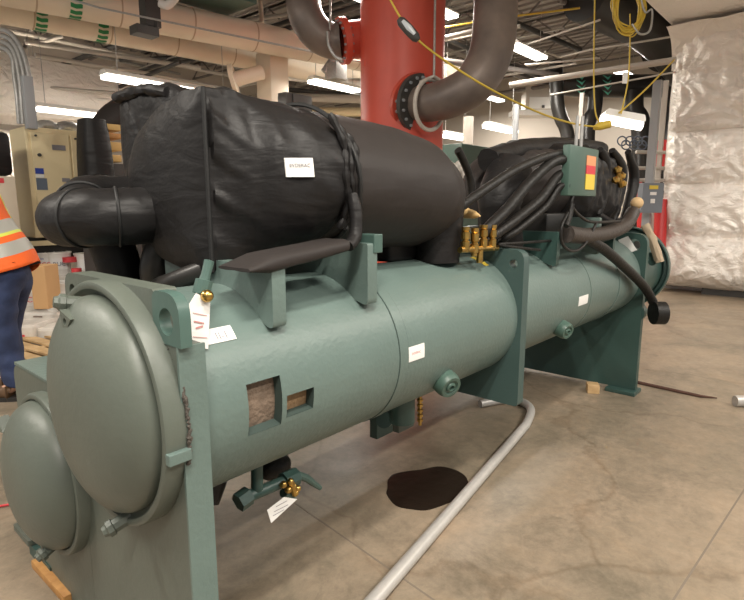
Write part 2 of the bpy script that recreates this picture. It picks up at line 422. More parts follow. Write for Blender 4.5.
# stickers on the shells
def sticker(name,x0,y0,x1,y1,m,par,r=R1):
    a=cylhit(x0,y0,YC,ZC,r); b=cylhit(x1,y1,YC,ZC,r)
    bm=B(); cylpatch(bm,YC,ZC,r+.0005,a[0],b[0],min(a[1],b[1]),max(a[1],b[1]),.0015); return obj(name,bm,m,par,30),a,b
s,a,b=sticker('sticker',407,350,424,354,'paper',ev); 
def inkrow(par,a,b,r,rows,m):
    x0,x1=a[0],b[0]; t0=max(a[1],b[1]); t1=min(a[1],b[1])
    for f0,f1,g0,g1 in rows:
        bm=B(); cylpatch(bm,YC,ZC,r+.002,x0+(x1-x0)*g0,x0+(x1-x0)*g1,t0+(t1-t0)*f1,t0+(t1-t0)*f0,.0006); obj('print',bm,m,par,0)
tag(s,'small white sticker with pale red print')
a=cylhit(407,348,YC,ZC,R1); b=cylhit(424,357,YC,ZC,R1)
bpy.data.objects.remove(s)
s,a,b=sticker('sticker',407,348,424,357,'paper',ev); tag(s,'small white sticker with pale red print')
mm=basis(V(((a[0]+b[0])/2,YC+(R1+.0025)*math.cos((a[1]+b[1])/2),ZC+(R1+.0025)*math.sin((a[1]+b[1])/2))),(1,0,0),(0,-math.sin((a[1]+b[1])/2)*-1*-1,math.cos((a[1]+b[1])/2)*-1*-1))
tt=(a[1]+b[1])/2; up=V((0,-math.sin(tt),math.cos(tt))); up=up if up.z>0 else -up
mm=basis(V(((a[0]+b[0])/2,YC+(R1+.0022)*math.cos(tt),ZC+(R1+.0022)*math.sin(tt))),(1,0,0),up)
LET=textmesh('lettering','EVDERAC',.013,'inkred',s,mm,.0003)
s,a,b=sticker('sticker',579,297,587,303,'paper',ev2,R1-.01); tag(s,'tiny white sticker')
s,a,b=sticker('sticker',474,257,485,266,'yellowsticker',ev); tag(s,'yellow warning sticker')
# white label lying on the shell top near the end plate
a=cylhit(203,344,YC,ZC,R1); b=cylhit(232,330,YC,ZC,R1)
bm=B(); cylpatch(bm,YC,ZC,R1+.0005,a[0]+.01,b[0]+.0,min(a[1],b[1])-.05,max(a[1],b[1])+.02,.002)
s=obj('sticker',bm,'paper',ev,30); tag(s,'white label with black characters')
tt=(a[1]+b[1])/2; up=V((0,-math.sin(tt),math.cos(tt))); up=up if up.z>0 else -up
textmesh('lettering','II-I',.035,'ink',s,basis(V(((a[0]+b[0])/2+.01,YC+(R1+.003)*math.cos(tt),ZC+(R1+.003)*math.sin(tt))),(1,0,0),up),.0003)

# ---------------- end plates
px0,px1=.645,.707
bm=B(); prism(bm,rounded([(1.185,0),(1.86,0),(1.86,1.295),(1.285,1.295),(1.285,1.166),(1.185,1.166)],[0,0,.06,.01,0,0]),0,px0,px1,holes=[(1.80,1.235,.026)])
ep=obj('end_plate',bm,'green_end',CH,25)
bm=B(); box(bm,(px0-.003,1.178,0),(px1+.008,1.186,1.165)); obj('plate_edge_cover',bm,'green',ep,0)
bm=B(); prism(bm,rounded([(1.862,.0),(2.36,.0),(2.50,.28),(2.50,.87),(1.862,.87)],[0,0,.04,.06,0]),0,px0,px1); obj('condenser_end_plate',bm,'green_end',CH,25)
bm=B(); prism(bm,[(.60,1.80),(.75,1.80),(.75,2.50),(.60,2.50)],2,.875,.885) if False else box(bm,(px0-.0,1.81,.868),(px1+.25,2.48,.880)); obj('top_ledge',bm,'green',CH,0)
# lifting lug
lx=.60
bm=B(); prism(bm,rounded([(1.163,1.165),(1.29,1.165),(1.29,1.295),(1.163,1.295)],[.0,.0,.03,.075]),0,.642,.672,holes=[(1.226,1.222,.034)])
lg=obj('lifting_lug',bm,'lug',CH,25)
# feet
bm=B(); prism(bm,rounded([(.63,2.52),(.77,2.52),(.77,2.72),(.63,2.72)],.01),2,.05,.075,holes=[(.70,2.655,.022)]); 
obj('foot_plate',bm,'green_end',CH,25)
bm=B(); box(bm,(.64,2.3,.0),(.72,2.55,.05)); obj('foot_block',bm,'green_dark',CH,0)
# mid plates
bm=B(); prism(bm,rounded([(1.19,.49),(1.95,.49),(1.95,1.285),(1.19,1.285)],[.02,.05,.06,.06]),0,2.47,2.53,holes=[(1.245,1.215,.022)])
obj('middle_plate',bm,'green_mid',CH,25)
# far plate
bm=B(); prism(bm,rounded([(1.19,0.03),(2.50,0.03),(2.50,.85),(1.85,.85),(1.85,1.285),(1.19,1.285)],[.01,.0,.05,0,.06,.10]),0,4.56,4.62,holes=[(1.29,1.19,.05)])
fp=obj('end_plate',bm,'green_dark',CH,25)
bm=B(); box(bm,(4.48,1.17,0),(4.66,1.40,.03),.004); obj('foot_plate',bm,'green_dark',CH,0)
bm=B(); box(bm,(4.50,2.2,0),(4.66,2.45,.03)); obj('foot_plate',bm,'green_dark',CH,0)

# ---------------- water boxes (domed heads)
def waterbox(x,Yc,Zc,r,sgn,m,h=.115,name='water_box',back=.05,dr=.86):
    bm=B(); R_=r*dr; prof=[(-back+.01,R_),(0,R_)]
    N=16
    for k in range(1,N+1):
        a=k/N*PI/2; prof.append((h*math.sin(a),R_*math.cos(a)**.85 if k<N else 0))
    lathe(bm,prof,(x,Yc,Zc),(sgn,0,0),80)
    o=obj(name,bm,m,CH,50)
    bm=B(); lathe(bm,[(-back,r-.01),(-back+.002,r),(-.002,r),(.006,r-.004),(.009,r-.012),(.006,r-.022),(-.004,r-.026),(-.010,r*dr+.006),(-.012,r*dr-.002)],(x,Yc,Zc),(sgn,0,0),80)
    obj('clamp_ring',bm,m,o,40)
    return o
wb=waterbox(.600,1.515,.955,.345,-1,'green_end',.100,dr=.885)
# a bead of sealant around the near ring
bm=B(); pts=[]
for k in range(60):
    a=PI-(-.25+k/59*.9)
    pts.append((.652+random.uniform(-.003,.003),1.515+.349*math.cos(a),.955+.349*math.sin(a)))
tube(bm,pts,[random.uniform(.003,.007) for _ in pts],8); obj('sealant_bead',bm,mat('brown_grey_sealant',(.07,.06,.05),.8,bump=.6,bscale=80),wb)
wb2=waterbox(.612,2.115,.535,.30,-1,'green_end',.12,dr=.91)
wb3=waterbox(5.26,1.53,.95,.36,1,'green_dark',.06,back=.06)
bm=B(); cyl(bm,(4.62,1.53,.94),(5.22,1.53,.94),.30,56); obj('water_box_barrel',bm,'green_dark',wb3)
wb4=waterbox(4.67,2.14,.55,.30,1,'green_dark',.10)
# clamp ring joint and strap on near ring
bm=B(); box(bm,(.592,1.158,.885),(.652,1.178,.915),.003); obj('ring_strap',bm,'green',wb,0)
def fitting(o,d,par,s=1,m='green_end'):
    bm=B(); lathe(bm,[(-.03,.022*s),(.02,.022*s),(.022,.027*s),(.036,.027*s),(.04,.02*s),(.05,.016*s),(.05,0)],o,d,8)
    return obj('drain_plug',bm,m,par,25)
fitting((.585,1.44,.635),(-.8,.2,-.3),wb,.9)
fitting(at(74,303,0,.575),(-.9,.2,.15),wb,.9)
fitting((.575,2.04,.29),(-.8,-.1,-.3),wb2,.9)
fitting(at(14,422,0,.57),(-.9,.3,.3),wb2,.9)
# name bracket on dome: tilted wedge
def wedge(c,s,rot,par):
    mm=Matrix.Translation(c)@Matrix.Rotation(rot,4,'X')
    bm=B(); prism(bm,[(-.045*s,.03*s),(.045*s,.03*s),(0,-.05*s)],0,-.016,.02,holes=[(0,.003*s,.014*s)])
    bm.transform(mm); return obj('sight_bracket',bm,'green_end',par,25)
wedge(at(71,322,0,.545),.8,.25,wb)
wedge(V((.535,2.27,.70)),.7,.9,wb2)
bm=B(); lathe(bm,[(0,.03),(.012,.03),(.014,.022),(.014,0)],(4.66,1.29,1.19),(-1,0,0),16); obj('hole_cap',bm,'steel',fp)

# ---------------- saddles under the compressors
def saddle(x0,x1,y0,y1,z0,z1,cut=.0,m='green'):
    bm=B(); prism(bm,rounded([(y0,z0),(YC,ZC+R1-.02),(y1,z0+.05),(y1,z1),(y0,z1)],[.02,0,0,0,.01]),0,x0,x1); return obj('compressor_saddle',bm,m,CH,25)
saddle(.985,1.035,1.25,1.86,1.135,1.325)
saddle(1.40,1.45,1.25,1.86,1.15,1.37)
saddle(3.02,3.06,1.26,1.86,1.15,1.35,m='green_dark')
saddle(3.62,3.66,1.24,1.86,1.18,1.42)
saddle(3.98,4.02,1.26,1.86,1.18,1.35,m='green_dark')
bm=B(); box(bm,(1.43,1.245,1.335),(1.475,1.32,1.40),.003); obj('saddle_bracket',bm,'lug',CH,0)
bm=B(); cyl(bm,(1.5,1.75,1.36),(2.0,1.75,1.36),.11); obj('compressor_casing',bm,'green_dark',CH)

# ---------------- compressor jacket (front, boxy)
NR=120
def jacket(name,keys,nx,m,amp=.006,sc=5,seed=1,ridge=True,anis=(1,1,1),par=CH,cap=None):
    rings=[]
    for (x,yc,zc,ry,rz,e) in interp(keys,nx): rings.append(sse(yc,zc,ry,rz,e,NR,x))
    bm=loft(B(),rings,False)
    # domed, gridded end caps
    for idx in (0,-1):
        bm.verts.ensure_lookup_table()
        ring=[bm.verts[(0 if idx==0 else (len(rings)-1)*NR)+k] for k in range(NR)]
        c=sum((v.co for v in ring),V())/NR; prev=ring; sg=-1 if idx==0 else 1
        for q in range(1,9):
            f=1-q/9
            nr=[bm.verts.new(c+(v.co-c)*f+V((sg*(cap or .03)*(1-f*f),0,0))) for v in ring]
            for k in range(NR): bm.faces.new((prev[k],prev[(k+1)%NR],nr[(k+1)%NR],nr[k]))
            prev=nr
        bm.faces.new(prev)
    bmesh.ops.recalc_face_normals(bm,faces=bm.faces)
    wrinkle(bm,amp,sc,seed,ridge,anis)
    wrinkle(bm,amp*.35,sc*4,seed+9,True,anis)
    return obj(name,bm,m,par,60)
POLY=rounded([(1.535,1.856),(1.66,1.85),(1.80,1.825),(1.99,1.745),(2.06,1.64),(2.05,1.47),(1.88,1.32),(1.70,1.285),(1.535,1.285)],[.015,.10,.12,.12,.1,.12,.12,.05,.02],6)
def polyring(cy,cz,shift=(0,0)):
    out=[]
    for k in range(NR):
        a=2*PI*k/NR; d=(math.cos(a),math.sin(a)); best=0
        for (x0,y0),(x1,y1) in zip(POLY,POLY[1:]+POLY[:1]):
            ex,ey=x1-x0,y1-y0; den=d[0]*ey-d[1]*ex
            if abs(den)<1e-12: continue
            t=((x0-cy)*ey-(y0-cz)*ex)/den; u=((x0-cy)*d[1]-(y0-cz)*d[0])/den
            if t>0 and -1e-6<=u<=1+1e-6: best=max(best,t)
        out.append(best)
    return out
cyj,czj=1.76,1.575
pr_=polyring(cyj,czj)
rings=[]; keysj=[(.972,1.0,1.),(.985,.99,1.),(1.03,.86,1.),(1.09,.62,1.),(1.17,.30,1.),(1.27,.08,1.),(1.385,0,1.)]
SE=[(.972,1.74,1.575,.42,.285,2.6),(1.17,1.74,1.575,.43,.283,2.5),(1.27,1.72,1.585,.41,.272,2.4),(1.345,1.68,1.59,.375,.257,2.3),(1.385,1.66,1.595,.345,.240,2.2)]
for (x,bl,_),(x2,yc,zc,ry,rz,e) in zip(interp(keysj,60),interp(SE,60)):
    row=[]; sring=sse(yc,zc,ry,rz,e,720,x)
    # resample superellipse by angle about the common centre
    pol=sorted(((math.atan2(q.z-czj,q.y-cyj)%(2*PI),math.hypot(q.y-cyj,q.z-czj)) for q in sring))
    j=0
    for k in range(NR):
        a=2*PI*k/NR
        while j<len(pol)-1 and pol[j][0]<a: j+=1
        r=pr_[k]*bl+pol[j][1]*(1-bl)
        row.append(V((x,cyj+r*math.cos(a),czj+r*math.sin(a))))
    rings.append(row)
bm=loft(B(),rings,False); bm.verts.ensure_lookup_table()
BASEV=[v for v in bm.verts]
for idx in (0,-1):
    ring=[BASEV[(0 if idx==0 else (len(rings)-1)*NR)+k] for k in range(NR)]; c=V((rings[idx][0].x,cyj,czj)); prev=ring; sg=-1 if idx==0 else 1
    for q in range(1,15):
        f=1-q/15; nr=[bm.verts.new(c+(v.co-c)*f+V((sg*.028*(1-f**4),0,0))) for v in ring]
        for k in range(NR): bm.faces.new((prev[k],prev[(k+1)%NR],nr[(k+1)%NR],nr[k]))
        prev=nr
    bm.faces.new(prev)
bmesh.ops.recalc_face_normals(bm,faces=bm.faces); bm.normal_update()
wrinkle(bm,.006,3.0,2,True,(1.2,1,.5))
bm.normal_update()
for v in bm.verts:
    x,y,z=v.co
    if y<1.75 and x>.985:
        q=noise.noise(V((x*4-z*3,(z+x*.9)*17,y*3))); q=max(0,q*1.6)
        v.co+=v.normal*(q*.022*math.exp(-(x-.985)/.13)+q*.010*math.exp(-abs(x-1.36)/.06))
    if z>1.8: v.co+=v.normal*.004*noise.noise(V((x*12,y*26,3)))
jk=obj('compressor_jacket',bm,'black',CH,50)
mj=jacket('motor_jacket',[(1.34,1.65,1.59,.315,.230,2.2),(1.37,1.65,1.59,.345,.252,2.1),(1.50,1.64,1.585,.350,.262,2),(1.80,1.63,1.575,.345,.262,2),(2.0,1.62,1.56,.335,.255,2),(2.13,1.61,1.54,.285,.23,2),(2.22,1.60,1.52,.20,.165,2)],60,'black2',.005,3,5,True,(.5,1,1),cap=.03)
# seam piping down the front right corner and round the motor joint
bm=B(); tube(bm,[(.970,1.532,1.288+.565*k/12) for k in range(13)],.0075,8); obj('seam_piping',bm,'piping',jk)
bm=B(); tube(bm,[V((1.40+.02*math.sin(a*2),1.655+.372*math.cos(a),1.592+.275*math.sin(a))) for a in [k/60*2*PI for k in range(61)]],.008,8,False); obj('seam_piping',bm,'piping',mj)
bm=B(); 
for dx in (0,.022,.05): tube(bm,smoothpts([(1.33+dx,1.355,1.80-dx),(1.36+dx,1.32,1.70),(1.352+dx*1.2,1.305,1.60),(1.375+dx,1.315,1.50),(1.36+dx*.6,1.345,1.42)],6),[.007+.008*abs(math.sin(k*.9+dx*90)) for k in range(25)],8)
obj('gathered_fold',bm,'black',mj)
rj=jacket('rear_jacket',[(1.07,2.10,1.73,.20,.19,6),(1.085,2.10,1.735,.235,.205,5),(1.3,2.08,1.72,.235,.205,4),(1.45,2.05,1.70,.20,.19,2.6)],30,'black',.010,5,8,True,(1,1.4,.6),cap=.015)
bm=B(); tube(bm,smoothpts([(1.06,2.31,1.925),(1.065,2.2,1.93),(1.06,2.05,1.925),(1.07,1.92,1.90)],8),.018,10); wrinkle(bm,.008,22); obj('gathered_fold',bm,'black',rj)
# leg down to the shell
bm=B(); rings=[]
for k in range(13):
    z=1.50-.262*k/12; r=.118-.012*k/12
    rings.append([V((2.135+r*1.0*math.cos(a)-.01*k/12,1.46+r*math.sin(a),z)) for a in [q/40*2*PI for q in range(40)]])
loft(bm,rings); wrinkle(bm,.004,7,3); obj('suction_leg_cover',bm,'black',CH,60)
bm=B(); box(bm,(1.85,1.52,1.25),(2.08,1.75,1.40),.02); obj('suction_leg_cover',bm,'black',CH,60)
# lower flat tray pipe cover
pa=at(250,271,1,1.235); pb=at(350,246,1,1.235); bm=B(); rings=[]
for k in range(15):
    f=k/14; c_=pa.lerp(pb,f); hh_=.028*min(1,.15+f*4)*(1-.25*f); w_=.15
    rings.append([c_+V((0,w_/2+w_/2*math.copysign(abs(math.cos(t))**.5,math.cos(t)),hh_*math.copysign(abs(math.sin(t))**.6,math.sin(t)))) for t in [q/24*2*PI for q in range(24)]])
loft(bm,rings); wrinkle(bm,.003,16); tr=obj('oil_line_cover',bm,'black2',CH,50)
bm=B(); tube(bm,smoothpts([at(348,246,1,1.25),at(355,236,1,1.26),at(356,215,1,1.27),at(352,195,1,1.29)],6),[.02]*19,10); wrinkle(bm,.005,18); obj('oil_riser_cover',bm,'black',CH,60)
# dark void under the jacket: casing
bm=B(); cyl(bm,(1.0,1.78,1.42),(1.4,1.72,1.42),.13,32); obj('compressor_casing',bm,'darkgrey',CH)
bm=B(); tube(bm,smoothpts([(.99,1.60,1.29),(.93,1.72,1.24),(.98,1.9,1.2),(1.1,2.0,1.15)],6),.035,12); obj('oil_pipe',bm,'blackpipe',CH)
# suction elbow cover at far left
bm=B(); P=smoothpts([(1.06,1.92,1.462),(.98,1.92,1.462),(.89,1.935,1.46),(.81,1.975,1.458),(.775,2.05,1.455),(.775,2.15,1.45),(.84,2.22,1.45)],7)
rs=[.098]*len(P); rs[-1]=.085; rs[-2]=.095
tube(bm,P,rs,40); bmesh.ops.subdivide_edges(bm,edges=bm.edges[:],cuts=1); wrinkle(bm,.0035,9,4)
el=obj('discharge_elbow_cover',bm,'black',CH,60)
def hoop(c,t,r,par,w=.006,m='piping'):
    u,q=frame(t); bm=B(); tube(bm,[V(c)+u*r*math.cos(a)+q*r*math.sin(a) for a in [k/40*2*PI for k in range(41)]],w,8,False); return obj('seam_piping',bm,m,par)
for i in (16,26): hoop(P[i],P[i+1]-P[i-1],.100,el,.006)
hoop(P[7],P[8]-P[6],.100,el,.005)
# second rear pipe, then down to the lower shell
bm=B(); P=smoothpts([(.83,2.14,1.48),(.87,2.22,1.515),(.95,2.27,1.525),(1.10,2.27,1.525),(1.25,2.2,1.53)],6); tube(bm,P,[.09]*len(P),32); wrinkle(bm,.004,9,6); o=obj('rear_elbow_cover',bm,'black',CH,60)
hoop(P[3],P[4]-P[2],.092,o,.007)
bm=B(); P=smoothpts([(.86,2.22,1.45),(.93,2.22,1.40),(.97,2.2,1.25),(.97,2.18,1.0),(.97,2.15,.8)],6); tube(bm,P,.085,28); obj('discharge_pipe_cover',bm,'black',CH,60)
bm=B(); P=smoothpts([(1.05,1.95,1.40),(1.02,2.0,1.25),(1.08,2.05,1.1),(1.12,2.1,.85)],6); tube(bm,P,.06,20); obj('oil_pipe',bm,'blackpipe',CH,60)
bm=B(); box(bm,(1.06,1.80,1.18),(1.36,2.2,1.42),.02); obj('oil_sump',bm,'blackpipe',CH,30)
# sticker on jacket
p=[at(283,158,1,1.318),at(311,158,1,1.318),at(313,176,1,1.318),at(285,176,1,1.318)]
def onjacket(px,py,ob):
    dg=None
    inv=ob.matrix_world.inverted() if False else Matrix.Identity(4)
    ok,loc,nor,i=ob.ray_cast(CAM,ray(px,py).normalized()); return (loc,nor) if ok else None
bpy.context.view_layer.update()
c=[]
for q in ((283,158),(311,158),(313,177),(285,177)):
    P0,R0=CAM,ray(*q).normalized()
    ok,loc,nor,i=jk.ray_cast(jk.matrix_world.inverted()@P0,jk.matrix_world.inverted().to_3x3()@R0)
    c.append(jk.matrix_world@loc+V((0,-.004,0)) if ok else at(*q,1,1.318))
bm=B()
NS=6; g=[]
for i in range(NS+1):
    row=[]
    for j in range(NS+1):
        u=i/NS; v=j/NS; row.append((c[0]*(1-u)+c[1]*u)*(1-v)+(c[3]*(1-u)+c[2]*u)*v+V((0,-.004,0)))
    g.append(row)
gv=[[bm.verts.new(p) for p in r] for r in g]; gb=[[bm.verts.new(p+V((0,.004,0))) for p in r] for r in g]
for q in (gv,gb):
    for i in range(NS):
        for j in range(NS): bm.faces.new((q[i][j],q[i+1][j],q[i+1][j+1],q[i][j+1]))
rim=[(0,j) for j in range(NS)]+[(i,NS) for i in range(NS)]+[(NS,j) for j in range(NS,0,-1)]+[(i,0) for i in range(NS,0,-1)]
for k in range(len(rim)):
    p_,q_=rim[k],rim[(k+1)%len(rim)]; bm.faces.new((gv[p_[0]][p_[1]],gv[q_[0]][q_[1]],gb[q_[0]][q_[1]],gb[p_[0]][p_[1]]))
s=obj('sticker',bm,'paper',jk,0); tag(s,'white rectangular sticker with grey print')
ctr=(c[0]*.5+c[1]*.5)*.6+(c[3]*.5+c[2]*.5)*.4
mm=basis(ctr+V((0,-.0065,0)),c[1]-c[0],c[0]-c[3])
textmesh('lettering','EVDERAC',.016,'ink',s,mm,.0004)

# ---------------- stem valve, handwheel ball and tags near the first saddle
bm=B(); base=at(199,302,1,1.30); top=at(209,262,1,1.30)
lathe(bm,[(-.03,.016),(.02,.016),(.022,.024),(.06,.024),(.062,.015),(.075,.013),(.115,.014),(.117,0)],base,(top-base),10)
sv=obj('service_valve',bm,'lug',CH,25)
bm=B(); bmesh.ops.create_uvsphere(bm,u_segments=20,v_segments=12,radius=.017); bm.transform(Matrix.Translation(at(207,296,1,1.255))); obj('brass_cap',bm,'brass',sv)
# brass relief valves at the middle plate
for (x,y0,y1) in ((465,227,248),(474,228,252),(483,225,245),(492,225,246)):
    a=at(x,y0,1,1.32); b=at(x,y1+4,1,1.32)
    bm=B(); h=(a-b).length
    lathe(bm,[(0,.015),(h*.10,.015),(h*.12,.020),(h*.42,.020),(h*.45,.015),(h*.50,.015),(h*.53,.020),(h*.80,.020),(h*.82,.014),(h*.86,.019),(h,.019),(h,0)],b,(0,0,1),12)
    obj('brass_valve',bm,'brass',CH,25)
a=at(480,250,1,1.32); bm=B(); cyl(bm,at(460,250,1,1.32),at(497,248,1,1.32),.014); cyl(bm,a+V((0,0,-.06)),a,.016); obj('brass_manifold',bm,'brass',CH,25)
bm=B(); a=at(462,212,1,1.45); b=at(480,216,1,1.32); tube(bm,[a,a.lerp(b,.7),b],[.03,.018,.004],12); obj('yellow_cap',bm,mat('tan_cap',(.66,.45,.2),.6),CH,40)
# underside drain valve assembly
DY=1.48
def A(x,y): return at(x,y,1,DY)
bm=B(); cyl(bm,A(257,440),A(257,490),.021); cyl(bm,A(240,500),A(292,478),.021); cyl(bm,A(238,503),A(249,495),.034,6); cyl(bm,A(283,482),A(296,476),.034,8); dv=obj('drain_valve',bm,'green_dark',CH,30)
bm=B(); tube(bm,[A(296,474),A(306,478),A(320,488)],[.014,.016,.010],10); obj('valve_handle',bm,'lug',dv)
bm=B()
for q in ((278,482),(283,487),(288,484),(290,490),(285,479),(292,486)): 
    bmesh.ops.create_icosphere(bm,subdivisions=2,radius=.014,matrix=Matrix.Translation(A(*q)+V((0,-.03,0))))
tube(bm,[A(286,480)+V((0,-.03,0)),A(290,492)+V((0,-.03,0))],.012,8); obj('brass_fitting',bm,'brass',dv)
bm=B(); cyl(bm,A(284,492),A(292,497),.02,10); obj('valve_plug',bm,'lug',dv)
bm=B(); bmesh.ops.create_uvsphere(bm,u_segments=24,v_segments=12,radius=.075,matrix=Matrix.Translation(V((at(274,466,1,1.66))))@Matrix.Diagonal((1,.8,.7,1))); obj('rubber_boot',bm,'rubber',CH)
bm=B(); cyl(bm,at(213,478,1,1.55),at(205,500,1,1.55),.05); obj('rubber_boot',bm,'rubber',CH)
# pads hanging under the shells
for (x0,y0,x1,y1,Y,mm_) in ((377,395,393,432,1.72,'green_dark'),(399,395,414,426,1.75,'green_end'),):
    a=at(x0,y0,1,Y); b=at(x1,y1,1,Y); bm=B(); box(bm,(a.x,Y,b.z),(b.x,Y+.05,.75),.004); obj('hanger_bracket',bm,mm_,CH,0)
bm=B(); cyl(bm,at(388,418,1,1.70),at(384,420,1,1.62),.04); obj('pipe_stub',bm,'green_dark',CH)
bm=B(); 
for k in range(5): 
    c0=at(420,400+5*k,1,1.75); lathe(bm,[(-.006,0),(-.006,.018),(.006,.018),(.006,0)],c0,(0,0,1),10)
cyl(bm,at(420,395,1,1.75),at(420,425,1,1.75),.01); obj('brass_valve',bm,'brass',CH,25)
bm=B(); cyl(bm,(1.92,1.50,.50),(1.92,1.50,.64),.06,28); obj('pipe_stub',bm,'green_dark',CH)

# ---------------- second compressor (far end)
jacket('compressor_jacket',[(3.62,1.70,1.62,.30,.24,4),(3.68,1.70,1.62,.345,.27,3.6),(3.95,1.70,1.62,.36,.285,3.2),(4.2,1.69,1.61,.36,.285,3.2),(4.36,1.69,1.60,.34,.27,3.2),(4.40,1.69,1.59,.28,.23,3)],44,'black',.026,5,12,True,(1.3,1,.5),cap=.02)
m2=jacket('motor_jacket',[(3.06,1.72,1.62,.14,.14,2.2),(3.12,1.72,1.62,.20,.19,2.2),(3.3,1.72,1.63,.25,.23,2.2),(3.62,1.70,1.63,.27,.24,2.4),(3.68,1.70,1.63,.26,.23,2.4)],40,'black2',.012,4,15,True,(.7,1,1),cap=.03)
bm=B(); P=smoothpts([at(505,165,1,1.85),at(484,168,1,1.85),at(474,185,1,1.8),at(474,215,1,1.8)],5); tube(bm,P,.07,24); wrinkle(bm,.01,8); obj('discharge_pipe_cover',bm,'black2',CH,60)
bm=B(); P=[at(510,170,1,1.52),at(500,200,1,1.5),at(503,246,1,1.5)]; P=smoothpts(P,6); tube(bm,P,[.12]*7+[.11]*6,28); wrinkle(bm,.008,6); obj('suction_leg_cover',bm,'black',CH,60)
bm=B(); P=smoothpts([at(488,160,1,1.6),at(520,150,1,1.65),at(560,147,1,1.65),at(600,150,1,1.6)],6); tube(bm,P,[.06]*len(P),20); wrinkle(bm,.014,9); obj('folded_cover_cloth',bm,'black',CH,60)
# heavy folds on the far jacket
bm=B()
for pp in ([(600,150),(606,165),(604,190),(598,215)],[(612,150),(622,170),(618,200),(612,225)],[(628,152),(634,175),(630,200),(622,225)],[(598,215),(612,225),(630,218)]):
    P=smoothpts([at(x,y,1,1.36) for x,y in pp],5); tube(bm,P,[.02+.02*math.sin(PI*k/(len(P)-1)) for k in range(len(P))],10)
wrinkle(bm,.008,14); obj('gathered_fold',bm,'black',CH,60)
bm=B(); 
tube(bm,[at(617,168,1,1.31),at(621,186,1,1.31)],.02,8)
for q in ((618,170),(622,176),(616,180),(623,184)): bmesh.ops.create_icosphere(bm,subdivisions=1,radius=.03,matrix=Matrix.Translation(at(*q,1,1.30)))
obj('brass_fitting',bm,'brass',CH,30)
bm=B(); box(bm,(3.3,1.45,1.25),(4.3,1.95,1.45),.02); obj('compressor_casing',bm,'blackpipe',CH,30)
bm=B(); box(bm,(2.6,1.5,1.24),(2.9,1.9,1.36),.01); cyl(bm,(2.55,1.85,1.32),(3.4,1.85,1.32),.05); obj('compressor_casing',bm,'green_dark',CH,30)
# hoses
def hose(pp,r,Y=1.27,m='rubber',Y2=None):
    n=len(pp); P=smoothpts([at(x,y,1,Y+((Y2 or Y)-Y)*i/(n-1)) for i,(x,y) in enumerate(pp)],8)
    bm=B(); tube(bm,P,r,14); return obj('hose',bm,m,CH,60)
hose([(569,152),(545,157),(515,170),(490,186),(470,200),(458,210)],.022,1.24,Y2=1.36)
hose([(569,160),(553,162),(530,182),(508,208),(488,228),(480,238)],.028,1.22,Y2=1.37)
hose([(569,174),(558,176),(541,198),(515,220),(490,238),(486,243)],.026,1.22,Y2=1.37)
hose([(569,186),(560,187),(546,206),(520,228),(505,238),(500,244)],.020,1.20,Y2=1.38)
hose([(566,234),(585,236),(607,233),(625,225),(633,212)],.050,1.23,'rubberbrown',Y2=1.25)
hh=hose([(585,238),(605,250),(630,272),(645,288),(653,302)],.034,1.24,Y2=1.12)
bm=B(); a=at(653,313,1,1.10); cyl(bm,a,a+RT*.085,.088,28); obj('hose_end_cap',bm,'rubber',CH,30)
bm=B(); a=at(648,313,1,1.16); cyl(bm,a+V((-.05,.08,0)),a+V((.03,.08,0)),.07,28); obj('pipe_stub',bm,'green_dark',CH,30)
bm=B(); a=at(637,203,1,1.27); bmesh.ops.create_icosphere(bm,subdivisions=3,radius=.045,matrix=Matrix.Translation(a)@Matrix.Diagonal((1.3,1,1,1))); obj('foam_plug',bm,mat('tan_foam',(.55,.38,.2),.8),CH)
def cable(pp,r=.009,Y=1.2):
    P=smoothpts([at(x,y,1,Y) for x,y in pp],8); bm=B(); tube(bm,P,r,8); return obj('cable',bm,'rubber',CH,60)
cable([(573,196),(572,206),(580,216),(593,222),(620,221)]); cable([(571,208),(562,225),(562,243),(572,251),(584,245),(597,222)]); cable([(572,204),(570,215),(566,226)],.016,1.19)
cable([(458,150),(464,162),(470,178),(472,196)],.02,1.5); cable([(540,250),(500,245),(520,243),(560,240)],.008,1.3)
# flanges where hoses meet the box
for (x,y) in ((567,161),(566,174),(565,186)): 
    bm=B(); a=at(x,y,1,1.255); cyl(bm,a+V((-.03,0,0)),a+V((-.01,0,0)),.034,20); obj('hose_clamp',bm,'steel',CH,30)
# control box
a=at(571,144,1,1.19); b=at(595,193,1,1.19)
bm=B(); box(bm,(a.x,1.19,b.z-.02),(b.x+.02,1.235,a.z),.006); cb=obj('control_box',bm,'green_box',CH,30)
bm=B(); 
z0,z1=b.z-.02,a.z
def bxs(name,x0,x1,f0,f1,m): 
    bm=B(); box(bm,(x0,1.185,z0+(z1-z0)*f0),(x1,1.189,z0+(z1-z0)*f1)); return obj(name,bm,m,cb,0)
wbx=b.x-a.x
bxs('warning_label',a.x+wbx*.58,a.x+wbx*.92,.14,.46,'yellowsticker'); bxs('warning_label',a.x+wbx*.58,a.x+wbx*.92,.46,.64,'redprint')
bxs('warning_label',a.x+wbx*.58,a.x+wbx*.92,.64,.84,mat('peach_print',(.72,.30,.14),.6))
for x,y in ((576,144),(581,144)):
    p=at(x,y,1,1.3); bm=B(); cyl(bm,p+V((0,0,-.03)),p+V((0,0,.16)),.010); obj('conduit',bm,'steel',CH)
